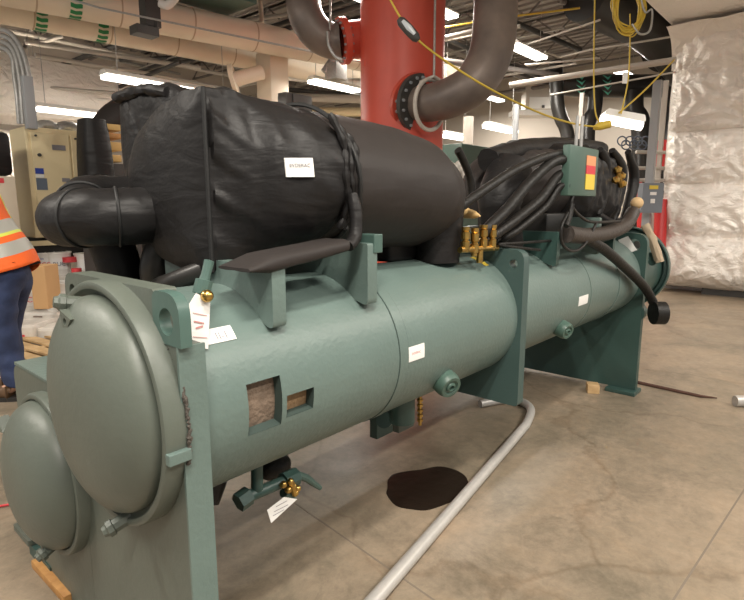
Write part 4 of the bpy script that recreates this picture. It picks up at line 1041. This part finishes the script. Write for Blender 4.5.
# columns / cabinets between x 440 and 520
for i,(x,w,m,l) in enumerate(((466,.10,'wall','pale vertical duct behind the elbow pipe'),(512,.06,'grey','grey thin column by the far lamp'))):
    a=atd(x,205,11+i*.4); bm=B(); cyl(bm,(a.x,a.y,0),(a.x,a.y,3.2+.3*i),w,20); tag(obj('riser',bm,m,None,50),l,'column')
bm=B(); a=atd(455,152,9); box(bm,(a.x-.6,a.y-.5,0),(a.x+.5,a.y+.5,a.z+.06),.02); tag(obj('green_machine',bm,'green_box'),'green machine casing far behind the motor jacket','machine')
bm=B()
for k in range(6): 
    c0=atd(449+k*3.5,165+(k%3)*4,4.6); bmesh.ops.create_icosphere(bm,subdivisions=2,radius=.04,matrix=Matrix.Translation(c0))
a=atd(446,160,4.6); tube(bm,smoothpts([atd(444,158,4.6),atd(452,166,4.6),atd(462,168,4.6),atd(466,180,4.6)],4),.03,10)
tag(obj('valve_cluster',bm,'strut',None,60),'cluster of pale cream valves just past the motor jacket','valve')

# ================================================= YELLOW CORD WITH TEMP LIGHTS
def cord(pp,r,label,m='yellow'):
    P=smoothpts([atd(x,y,dp) for x,y,dp in pp],8); bm=B(); tube(bm,P,r,8); o=obj('extension_cord',bm,m,None,60); tag(o,label,'cord'); return o
cord([(386,-8,4.2),(402,20,4.2),(418,40,4.2),(450,64,4.25),(492,90,4.35),(540,113,4.6),(575,124,4.9),(600,127,5.2)],.008,'yellow cord sagging from the top past the red column to the hanging lamp')
cord([(595,-10,5.3),(594,40,5.3),(594,90,5.3),(596,115,5.3),(602,126,5.3)],.007,'yellow cord hanging straight down to the yellow connector')
cord([(630,14,5.3),(630,40,5.3),(628,80,5.3),(621,114,5.3)],.007,'yellow cord hanging from the coil down to the lamp')
cord([(619,113,5.3),(645,90,5.5),(674,60,5.9)],.008,'yellow cord slanting from the lamp up to the foil duct')
bm=B(); c0=atd(603,127,5.2); tube(bm,[atd(594,128,5.2),atd(600,126,5.2),atd(610,124,5.2)],[.02,.04,.035],12); tag(obj('cord_connector',bm,'yellow'),'yellow cord connector left of the hanging lamp','connector')
# pill shaped cage light on the cord
K=thing('cage_light','small capsule work light clipped on the yellow cord before the red column','light',atd(408,29,4.1))
a=atd(399,19,4.1); b=atd(418,40,4.1); bm=B(); tube(bm,[a,a.lerp(b,.12),a.lerp(b,.5),a.lerp(b,.88),b],[.022,.036,.040,.036,.022],18); obj('light_body',bm,'darkgrey',K,60)
off=-FW*.022
bm=B(); tube(bm,[a.lerp(b,.18)+off,a.lerp(b,.5)+off,a.lerp(b,.82)+off],[.018,.026,.018],14); obj('lens',bm,mat('pale_lens',(.55,.58,.6),.3),K,60)
# coil
bm=B()
for k in range(14):
    rx=.13+.02*math.sin(k*1.7); rz=.22+.02*math.cos(k*2.3); c0=atd(627+k%3*1.5,6+(k%4)*2,5.2+.01*k)
    tube(bm,[c0+RT*rx*math.cos(t)+UP*rz*math.sin(t)+FW*.02*math.sin(3*t+k) for t in [q/28*2*PI for q in range(29)]],.0075,6,False)
tag(obj('cord_coil',bm,'yellow',None,60),'hanging coil of yellow cord at the top right','cord coil')
o=cord([(640,-5,5.2),(645,12,5.2),(652,10,5.2),(650,30,5.2),(640,34,5.2),(632,24,5.2)],.01,'pale cord loop beside the yellow coil','steel')
facing(atd(625,78,5.25),.04,.10,.02,'cord_tag','paper',None)
tag(bpy.data.objects['cord_tag'],'white tag on the yellow cord above the hanging lamp','tag')
# hanging lamp
p=atd(621,119,5.4); HL=thing('hanging_lamp','white hanging work lamp at the end of the yellow cords','lamp',p)
mm=basis(p,RT-UP*.15,UP)
bm=B(); prism(bm,rounded([(-.20,-.0),(.22,-.02),(.20,.05),(-.16,.06)],.02),2,-.07,.07); bm.transform(mm); obj('housing',bm,'lampbody',HL,30)
bm=B(); cyl(bm,(-.19,-.02,.0),(.21,-.04,.0),.045,14); bm.transform(mm); obj('lamp_tube',bm,'tube',HL)

# ================================================= LEFT BACKGROUND MACHINE
Yb=7.4
a=at(24,126,1,Yb); b=at(84,236,1,Yb); c_=at(119,236,1,Yb)
z1=a.z; z0=b.z
CB=thing('electrical_cabinet','beige two-door electrical cabinet on the machine in the left background','cabinet',((a.x+c_.x)/2,Yb+.3,z0))
bm=B(); box(bm,(a.x,Yb,z0),(c_.x,Yb+.55,z1),.01); obj('body',bm,'beige',CB,0)
xs=at(70,150,1,Yb).x
for x0,x1 in ((a.x+.05,xs-.01),(xs+.01,c_.x-.05)):
    bm=B(); box(bm,(x0,Yb-.025,z0+.04),(x1,Yb,z1-.06),.006); dr=obj('door',bm,'beige',CB,0)
    bm=B(); zz=z1-.25; box(bm,(x1-.20,Yb-.03,zz),(x1-.05,Yb-.024,zz+.06)); obj('vent_grille',bm,'ink',dr,0)
    bm=B(); cyl(bm,(x0+.07,Yb-.025,z1-.32),(x0+.07,Yb-.05,z1-.32),.02,12); obj('door_latch',bm,'darkgrey',dr)
    bm=B(); cyl(bm,(x0+.05,Yb-.025,z1-.1),(x0+.05,Yb-.05,z1-.1),.012,12); obj('door_latch',bm,'darkgrey',dr)
q=at(35,168,1,Yb-.03); q2=at(44,174,1,Yb-.03); q3=at(48,190,1,Yb-.03)
bm=B(); box(bm,(q.x,Yb-.032,q2.z),(q2.x,Yb-.026,q.z)); obj('blue_label',bm,'blue',CB,0)
bm=B(); box(bm,(q.x,Yb-.032,q2.z-.045),(q2.x,Yb-.026,q2.z-.005)); obj('white_label',bm,'paper',CB,0)
bm=B(); box(bm,(q.x,Yb-.032,q3.z),(q3.x,Yb-.026,q2.z-.05)); obj('slate_label',bm,'slate',CB,0)
bm=B(); box(bm,(q.x+.1,Yb-.032,q3.z-.2),(q3.x,Yb-.026,q3.z-.08)); obj('white_label',bm,'paper',CB,0)
q=at(62,178,1,Yb-.03); q2=at(70,182,1,Yb-.03); bm=B(); box(bm,(q.x,Yb-.032,q2.z),(q2.x,Yb-.026,q.z)); obj('vent_grille',bm,'ink',CB,0)
# frame/skid beneath cabinet
MS=thing('machine_base','dark machine frame carrying the beige cabinet at left','machine',((a.x+c_.x)/2,Yb+.4,0))
bm=B(); box(bm,(a.x-.3,Yb+.1,z0-.30),(c_.x+.6,Yb+.7,z0)); obj('frame',bm,'blackpipe',MS,0)
bm=B(); box(bm,(a.x-.3,Yb+.05,z0-.10),(c_.x+.6,Yb+.1,z0-.04)); obj('pale_rail',bm,'beige',MS,0)
for x in (a.x-.2,c_.x+.4):
    bm=B(); box(bm,(x,Yb+.2,0),(x+.08,Yb+.6,z0-.3)); obj('leg',bm,'blackpipe',MS,0)
# rounded things on top of the cabinet
for i,(x,r) in enumerate(((47,.14),(68,.17))):
    p=at(x,127,1,Yb+.3); bm=B(); tube(bm,smoothpts([(p.x-.12,Yb+.3,z1-.05),(p.x-.07,Yb+.3,z1+.06),(p.x+.07,Yb+.3,z1+.06),(p.x+.12,Yb+.3,z1-.05)],5),r*.45,16); tag(obj('flexible_duct',bm,'steel'),['left','right'][i]+' grey flexible duct hump on top of the beige cabinet','duct')
# dark machine at left edge with beige lower box
p=at(-10,130,1,7.1); p2=at(15,176,1,7.1)
bm=B(); box(bm,(p.x-.3,7.1,p2.z),(p2.x,7.8,p.z),.06); tag(obj('dark_machine_cover',bm,'black'),'dark jacketed machine block at the left edge beside the cabinet','machine')
p3=at(15,176,1,7.05); p4=at(15,235,1,7.05)
bm=B(); box(bm,(p.x-.3,7.05,p4.z-.6),(p3.x,7.7,p3.z-.005),.01); o=obj('beige_panel_box',bm,mat('pale_beige',(.60,.53,.42),.5)); tag(o,'pale beige box with red marks behind the worker','cabinet')
q=at(0,178,1,7.05); q2=at(4,183,1,7.05); bm=B(); box(bm,(q.x-.1,7.042,q2.z),(q2.x,7.05,q.z)); obj('red_mark',bm,'redprint',o,0)
# third compressor jacket in the background, right of the cabinet
bg=thing('background_compressor','black jacketed compressor of another chiller behind the main jacket','compressor',(3.6,5.2,0))
p=atd(95,160,6.4); p_=p; bm=B(); rings=[]
for k in range(9):
    z=p.z-.55+1.0*k/8; s=1-.25*(k/8)**3; rings.append([V((p.x+.17*s*math.copysign(abs(math.cos(t))**.6,math.cos(t)),p.y+.22*s*math.copysign(abs(math.sin(t))**.6,math.sin(t)),z)) for t in [q/28*2*PI for q in range(28)]])
loft(bm,rings); obj('jacket',bm,'black',bg,60)
p=atd(112,112,7.0); 
bm=B(); P=smoothpts([atd(89,131,6.6),atd(100,125,6.7),atd(118,114,6.9),atd(150,104,7.2)],5); tube(bm,P,[.05+.012*k for k in range(16)][:len(P)],24); obj('jacket_arm',bm,'black2',bg,60)
bm=B(); box(bm,(p_.x-.15,p_.y-.2,0.0),(p_.x+.15,p_.y+.2,p_.z-.5),.02); obj('frame_block',bm,'darkgrey',bg,0)
bm=B(); a_=atd(103,205,6.0); tube(bm,smoothpts([atd(96,178,6.2),atd(104,180,6.1),atd(118,184,6.0)],4),.05,12); obj('valve_stub',bm,'rubber',bg,60)
for i,(y0,y1,l) in enumerate(((123,132,'top'),(132,140,'second'),(141,152,'third'),(154,163,'lowest'))):
    a_=at(103,y0,1,6.9); b_=at(122,y1,1,6.9); bm=B(); box(bm,(a_.x,6.9,b_.z+.01),(b_.x,7.3,a_.z),.008)
    tag(obj('cardboard_box',bm,'woodorange' if i==1 else mat('yellow_tan_box%d'%i,(.55,.36,.13),.7)),l+' yellow-brown carton seen in the gap left of the main jacket','box','cartons in the gap')
bm=B(); a_=at(103,163,1,6.9); box(bm,(a_.x,6.88,0),(a_.x+.9,7.32,a_.z-.0)); tag(obj('storage_rack',bm,'darkgrey'),'dark rack under the yellow-brown cartons','rack')
# horizontal background clutter between x 290 and 362
for i,(x0,y0,x1,y1,dp,r,m,l) in enumerate([(292,75,362,84,11,.07,'lampbody','white pipe under the cream pipes left of the red column'),(295,96,362,100,12,.09,'strut','pale duct edge low left of the red column'),(298,112,362,112,12.5,.10,'beige','yellowish beam low left of the red column'),(298,88,330,95,12,.05,'darkgrey','dark pipe end left of the hanging lamp')]):
    bm=B(); cyl(bm,atd(x0-30,y0,dp),atd(x1+20,y1,dp),r,12); tag(obj('background_pipe',bm,m),l,'pipe')
bm=B(); a_=atd(295,104,9); box(bm,a_-V((.2,.2,.12)),a_+V((.2,.2,.12)),.01); a_=atd(287,100,8.8); box(bm,a_-V((.1,.1,.1)),a_+V((.15,.1,.1))); tag(obj('actuator_box',bm,'darkgrey'),'dark actuator boxes behind the top of the jacket','actuator')
bm=B(); a_=atd(336,72,9); box(bm,a_-V((.13,.13,.13)),a_+V((.13,.13,.13)),.01); tube(bm,[atd(324,72,9),atd(332,60,9),atd(346,58,9)],.06,10); tag(obj('valve_actuator',bm,'steel'),'grey valve actuator above the strip lamp left of the red column','actuator')
bm=B(); box(bm,(9.5,8.5,0),(12.5,9.3,2.9),.02); tag(obj('beige_machine',bm,mat('beige_m',(.5,.42,.3),.6)),'large tan machine casing far behind the red column','machine')
bm=B(); box(bm,(5.8,10.4,0),(8.6,11.2,2.6),.02); tag(obj('tan_machine',bm,mat('tan_m',(.42,.37,.3),.6)),'tan machine casing far behind the black jacket','machine')

# ================================================= PALLETS, PAILS, CARTONS
def pallet(cx,cy,rz,label):
    t=thing('pallet',label,'pallet',(cx,cy,0),rz,'wood pallets')
    def g(bm): bm.transform(t.matrix_world); return bm
    for k in range(7): bm=B(); x=-.55+k*.183; box(bm,(x-.06,-.5,.115),(x+.06,.5,.135)); obj('deck_board',g(bm),'wood',t,0)
    for y in (-.47,0,.47): bm=B(); box(bm,(-.61,y-.03,.02),(.61,y+.03,.115)); obj('stringer',g(bm),'wood',t,0)
    for x in (-.5,0,.5): bm=B(); box(bm,(x-.06,-.5,0),(x+.06,.5,.02)); obj('bottom_board',g(bm),'wood',t,0)
    return t
pc=at(38,352,2,.13); 
pallet(pc.x+.02,pc.y+.25,.15,'wooden pallet carrying the wrapped pails behind the worker')
p2_=at(50,388,2,.13); pallet(p2_.x+.55,p2_.y+.25,.1,'empty wooden pallet nearer the chiller front')
def pail(x,y,z,r,h,label,lid='white',jug=False,capm='redbright'):
    t=thing('pail',label,'bucket',(x,y,z),0,None); W=V((x,y,z))
    bm=B(); lathe(bm,[(0,0),(0,r*.86),(h*.02,r*.88),(h*.93,r),(h*.93,r*1.05),(h*.96,r*1.05)],W,(0,0,1),28); b_=obj('pail_body',bm,'white',t,30)
    bm=B(); lathe(bm,[(h*.95,r*1.06),(h,r*1.06),(h,r*.95),(h*.985,r*.9),(h*.985,0)],W,(0,0,1),28); obj('lid',bm,lid,t,30)
    d=(CAM-W); d.z=0; d.normalize(); s=V((-d.y,d.x,0)) # label wrap toward the room
    bm=B(); a0=math.atan2(d.y,d.x); g=[]
    for k in range(9):
        a=a0-.75+1.5*k/8; g.append((bm.verts.new(W+V((math.cos(a),math.sin(a),0))*(r*.95+.004)+V((0,0,h*.25))),bm.verts.new(W+V((math.cos(a),math.sin(a),0))*(r*.99+.004)+V((0,0,h*.75)))))
    for p,q in zip(g,g[1:]): bm.faces.new((p[0],q[0],q[1],p[1]))
    return t,b_,d,bm
def pail2(px,py,dep,r,h,label,text=None,lab='paper',lid='white',z=None):
    w=atd(px,py,dep); z=w.z if z is None else z
    t,b_,d,bm=pail(w.x,w.y,z,r,h,label,lid); obj('paper_label',bm,lab,b_,60)
    if text:
        for (s,sz,m,f) in text:
            right=V((-d.y,d.x,0)); 
            o_=V((w.x,w.y,z+h*f))+d*(r+.012)
            textmesh('lettering',s,sz,m,b_,basis(o_,right,(0,0,1)),.002)
    return t
dz=.135
w=atd(26,322,6.3)
TR=[('TRUCO',.085,'redprint',.45),('mmm',.05,'blue',.72)]
ZT=atd(50,312,6.3).z
o=facing(V((0,0,0)),.1,.1,.1,'tmp','paper',None); bpy.data.objects.remove(o)
bw=atd(64,300,6.55)
o=facing(V((bw.x,bw.y,(ZT+.135)/2)),.78,ZT-.135,.55,'wrapped_carton','shrink',None,0,.02); tag(o,'large shrink-wrapped carton forming the base of the pail stack','box','shrink-wrapped cartons')
bw2=atd(68,300,6.9)
ZU=ZT+.36
o=facing(V((bw2.x,bw2.y,(ZT+ZU)/2-.0)),.66,ZU-ZT,.3,'wrapped_carton','shrink',None,0,.02); o2_=o; tag(o,'shrink-wrapped carton in the upper row behind the pails','box','shrink-wrapped cartons')
pail2(26,312,6.3,.17,.36,"white pail with red lettered label beside the worker's legs",TR,z=ZT)
pail2(62,312,6.35,.16,.34,'white pail right of the brown carton, half hidden by the green end plate',z=ZT)
pail2(43,270,6.8,.14,.28,'white pail with red and blue lettering in the top row of the stack',[('RUCO',.07,'redprint',.5),('nn',.04,'blue',.75)],z=ZU)
pail2(60,270,6.85,.14,.28,'white pail with purple print in the top row, below the black elbow cover',[('RUC',.07,'slate',.5)],z=ZU)
pail2(88,270,6.9,.14,.26,'plain white pail in the top row at the right end of the stack',z=ZU)
# oil jug with red cap
w=atd(77,276,6.55); w.z=ZT+.10; J=thing('jug','white jug with red cap and yellow-red label by the chiller front','jug',w)
bm=B(); lathe(bm,[(0,0),(0,.13),(.02,.14),(.20,.14),(.27,.10),(.30,.05),(.33,.05)],w,(0,0,1),24); jb=obj('jug_body',bm,'white',J,40)
bm=B(); lathe(bm,[(.32,0),(.32,.055),(.37,.055),(.37,0)],w,(0,0,1),20); obj('cap',bm,'redprint',J,30)
mmj=basis(w+(CAM-w).normalized()*.15+V((0,0,.13)),RT,(0,0,1))
bm=B(); quad(bm,[(-.07,-.07,0),(.07,-.07,0),(.07,.07,0),(-.07,.07,0)],.004); bm.transform(mmj); obj('label_sheet',bm,'yellowsticker',jb,0)
bm=B(); quad(bm,[(-.0,-.05,.005),(.07,-.07,.005),(.07,.03,.005),(.0,.0,.005)],.004); bm.transform(mmj); obj('label_print',bm,'redprint',jb,0)
w=atd(70,262,6.75); bm=B(); lathe(bm,[(0,0),(0,.08),(.06,.08),(.06,0)],w,(0,0,1),20); tag(obj('paint_can',bm,'redprint'),'small round red can on top of the stack left of the red-capped jug','can')
# brown carton
p=atd(46,286,5.9); o=facing(p,.16,.46,.25,'cardboard_box','card',None,0,.004); tag(o,'tall brown cardboard carton standing on the wrapped stack','box')
# wrapped cartons on pallet (two layers)
def wrapped(px,py,dep,w_,h_,d_,label):
    p=atd(px,py,dep); o=facing(p,w_,h_,d_,'wrapped_carton','shrink',None,0,.03); tag(o,label,'box','shrink-wrapped cartons'); return o,p
o,p=wrapped(33,332,6.0,.36,.26,.5,'shrink-wrapped white carton on the pallet beside the worker'); 
facing(p+RT*.02+V((0,0,-.03)),.10,.12,.004,'print_panel','redprint',o,.256); facing(p-RT*.1+V((0,0,-.05)),.12,.10,.004,'print_panel',mat('lilac_print',(.45,.40,.48),.6),o,.256)
o,p=wrapped(62,334,6.05,.30,.24,.5,'shrink-wrapped white carton on the pallet against the green end plate'); 
facing(p+V((0,0,-.03)),.16,.08,.004,'print_panel',mat('grey_print',(.40,.38,.42),.6),o,.256)
o,p=wrapped(47,316,6.35,.50,.16,.4,'shrink-wrapped upper carton of the pallet stack'); facing(p+RT*.02,.10,.08,.004,'print_panel','gasket',o,.206)
o,p=wrapped(114,262,7.6,.5,.5,.3,'pale carton seen under the black elbow cover')

# ================================================= WORKER
def worker():
    f=-RT.copy(); f.z=0; f.normalize()           # he faces left in the picture
    s=V((FW.x,FW.y,0)).normalized()              # away from the camera
    foot=at(22,394,2,0)
    root=thing('person','person in orange safety vest, blue jeans and brown boots leaning forward at left edge','person',(foot.x,foot.y,0))
    root.scale=(1.08,1.08,1.08)
    def P(a,b,z): return f*(a+.04*max(0,z-1.0))+s*b+V((0,0,z))
    LE=.0
    hip=P(.0,0,.98); waist=P(.02,0,1.08); chest=P(.16,0,1.34); sh=P(.25,0,1.50); neck=P(.31,0,1.57); head0=P(.36,0,1.66); head1=P(.40,0,1.78)
    vs=[hip,waist,chest,sh,neck,head0,head1]; R=[.13,.13,.15,.12,.058,.085,.09]; E=[(0,1),(1,2),(2,3),(3,4),(4,5),(5,6)]
    def add(p,r,fr): vs.append(p); R.append(r); E.append((fr,len(vs)-1)); return len(vs)-1
    for sd,kx in ((-1,-.02),(1,.16)):
        h=add(P(0,sd*.10,.92),.105,0); k=add(P(.03+kx*.6,sd*.11,.50),.068,h); a=add(P(-.02+kx,sd*.115,.10),.045,k); add(P(.14+kx,sd*.12,.045),.035,a)
        S=add(P(.26,sd*.19,1.47),.065,3); el=add(P(.30,sd*.24,1.19),.048,S); wr=add(P(.50,sd*.20,1.06),.032,el); hd_=add(P(.57,sd*.19,1.04),.038,wr)
    body=skinmesh('body',vs,E,R,'skin',root,2,0)
    # face: nose, eyes, mouth, ears
    fc=P(.48,0,1.72)
    vs=[P(.485,0,1.745),P(.505,0,1.715)]; skinmesh('nose',vs,[(0,1)],[.010,.014],'skin',root,1)
    for sd in (-1,1):
        bm=B(); bmesh.ops.create_uvsphere(bm,u_segments=12,v_segments=8,radius=.012,matrix=Matrix.Translation(P(.478,sd*.032,1.752))); o=obj('eye',bm,'white',None); o.parent=root
        bm=B(); bmesh.ops.create_uvsphere(bm,u_segments=12,v_segments=8,radius=.022,matrix=Matrix.Translation(P(.39,sd*.092,1.725))@Matrix.Diagonal((.8,.5,1.3,1))); o=obj('ear',bm,'skin',None); o.parent=root
        # fingers
        wb_=P(.58,sd*.19,1.035)
        for q,(dy,l) in enumerate(((-.028,.070),(-.010,.080),(.009,.075),(.027,.058))):
            a=wb_+s*dy; skinmesh('finger',[a,a+f*l*.5+V((0,0,-.008)),a+f*l*.85+V((0,0,-.028)),a+f*l+V((0,0,-.05))],[(0,1),(1,2),(2,3)],[.010,.009,.008,.007],'skin',root,1)
        a=P(.545,sd*.16,1.035); skinmesh('thumb',[a,a+f*.03-s*sd*.02,a+f*.055-s*sd*.026+V((0,0,-.02))],[(0,1),(1,2)],[.012,.010,.008],'skin',root,1)
    bm=B(); bmesh.ops.create_uvsphere(bm,u_segments=24,v_segments=16,radius=.108,matrix=Matrix.Translation(P(.355,0,1.80))@Matrix.Diagonal((1,1,.9,1))); o=obj('hair',bm,'hair',None); o.parent=root
    # shirt (torso + sleeves)
    vs=[P(0.0,0,.97),P(.02,0,1.08),P(.16,0,1.34),P(.245,0,1.49)]; R=[.155,.15,.165,.115]; E=[(0,1),(1,2),(2,3)]
    for sd in (-1,1):
        S=add(P(.26,sd*.195,1.465),.080,3); el=add(P(.30,sd*.245,1.19),.065,S); add(P(.47,sd*.205,1.075),.050,el)
    skinmesh('shirt',vs,E,R,'shirt',root,2,1)
    # jeans
    vs=[P(0,0,1.0),P(0,0,.93)]; R=[.150,.152]; E=[(0,1)]
    for sd,kx in ((-1,-.02),(1,.16)):
        h=add(P(.0,sd*.095,.86),.125,1); k1=add(P(.02+kx*.3,sd*.105,.68),.112,h); k=add(P(.02+kx*.6,sd*.11,.48),.092,k1); k3=add(P(-.01+kx*.85,sd*.11,.28),.088,k); a=add(P(-.03+kx,sd*.115,.12),.084,k3); add(P(-.025+kx,sd*.115,.105),.088,a)
    o=skinmesh('jeans',vs,E,R,'jeans',root,3,0)
    for v in o.data.vertices:
        p=v.co*1.0; n_=noise.noise(V((p.x*5,p.y*5,p.z*13))); v.co+=v.normal*n_*.014
    # boots
    for sd,kx in ((-1,-.02),(1,.16)):
        o=skinmesh('boot',[P(-.03+kx,sd*.115,.13),P(-.035+kx,sd*.115,.06),P(.06+kx,sd*.12,.058),P(.15+kx,sd*.125,.05),P(.20+kx,sd*.125,.045)],[(0,1),(1,2),(2,3),(3,4)],[.062,.056,.054,.050,.038],'boot',root,2,1)
        bm=B(); cpts=[]
        for t in [q/24*2*PI for q in range(24)]:
            cpts.append(P(.06+kx+.165*math.cos(t),sd*.12+.055*math.sin(t),0))
        a=[bm.verts.new(p) for p in cpts]; b=[bm.verts.new(p+V((0,0,.028))) for p in cpts]; bm.faces.new(a[::-1]); bm.faces.new(b)
        for i in range(24): j=(i+1)%24; bm.faces.new((a[i],a[j],b[j],b[i]))
        o2=obj('boot_sole',bm,'sole',None); o2.parent=root
    # vest: lofted rings along the leaning torso, striped by row
    bm=B(); N=44; NRW=30; ax=(P(.27,0,1.50)-P(-.02,0,.93)); top=P(.27,0,1.53); bot=P(-.03,0,.90)
    side=s; grid=[]
    for i in range(NRW+1):
        t=i/NRW; c0=bot.lerp(top,t); axn=(top-bot).normalized(); fr=(f-axn*f.dot(axn)).normalized()
        rd=.185-.01*t+(.012*math.sin(t*9)); rs=.215+.01*t
        if t>.82: k=(t-.82)/.18; rd*=1-.30*k*k; rs*=1-.18*k*k
        c0=c0+fr*(-.005)
        grid.append([bm.verts.new(c0+fr*math.cos(a)*rd+side*math.sin(a)*rs+axn*(.010*math.sin(a*3))) for a in [q/N*2*PI for q in range(N)]])
    for i in range(NRW):
        for j in range(N):
            # armhole openings at the two sides near the top
            a=(j+.5)/N*2*PI; t=(i+.5)/NRW
            sidey=abs(math.sin(a)); 
            if t>.60 and t<.97 and sidey>.86: continue
            fc_=bm.faces.new((grid[i][j],grid[i][(j+1)%N],grid[i+1][(j+1)%N],grid[i+1][j]))
            k=0
            for c_,h_ in ((.20,.055),(.43,.055)):
                if abs(t-c_)<h_: k=2
                elif abs(t-c_)<h_+.026: k=1
            ca=math.cos(a)
            if t>.50 and .52<sidey<.74: k=2
            elif t>.50 and .40<sidey<.84: k=1
            fc_.material_index=k
    r=bmesh.ops.solidify(bm,geom=bm.faces[:],thickness=.006)
    wrinkle(bm,.006,7,3)
    me=bpy.data.meshes.new('safety_vest'); bm.to_mesh(me); bm.free()
    for x in ('orange','lime','reflect'): me.materials.append(M[x])
    for p in me.polygons: p.use_smooth=True
    o=bpy.data.objects.new('safety_vest',me); COL.objects.link(o); o.parent=root; tag(o,'orange mesh vest with silver and lime bands')
worker()

# ================================================= WORLD / CAMERA / VIEW
w=bpy.data.worlds.new('World'); scn.world=w; w.use_nodes=True
w.node_tree.nodes['Background'].inputs[0].default_value=(1.0,.985,.96,1); w.node_tree.nodes['Background'].inputs[1].default_value=.40
cam=bpy.data.cameras.new('Camera'); cam.sensor_width=36; cam.lens=F/744*36; cam.clip_end=200
co=bpy.data.objects.new('Camera',cam); COL.objects.link(co)
m4=Matrix((RT,UP,-FW)).transposed().to_4x4(); m4.translation=CAM; co.matrix_world=m4; scn.camera=co
vs_=scn.view_settings; scn.display_settings.display_device='sRGB'; vs_.view_transform='Standard'; vs_.look='None'; vs_.exposure=0.17; vs_.gamma=1; vs_.use_curve_mapping=False
scn.cycles.use_denoising=True
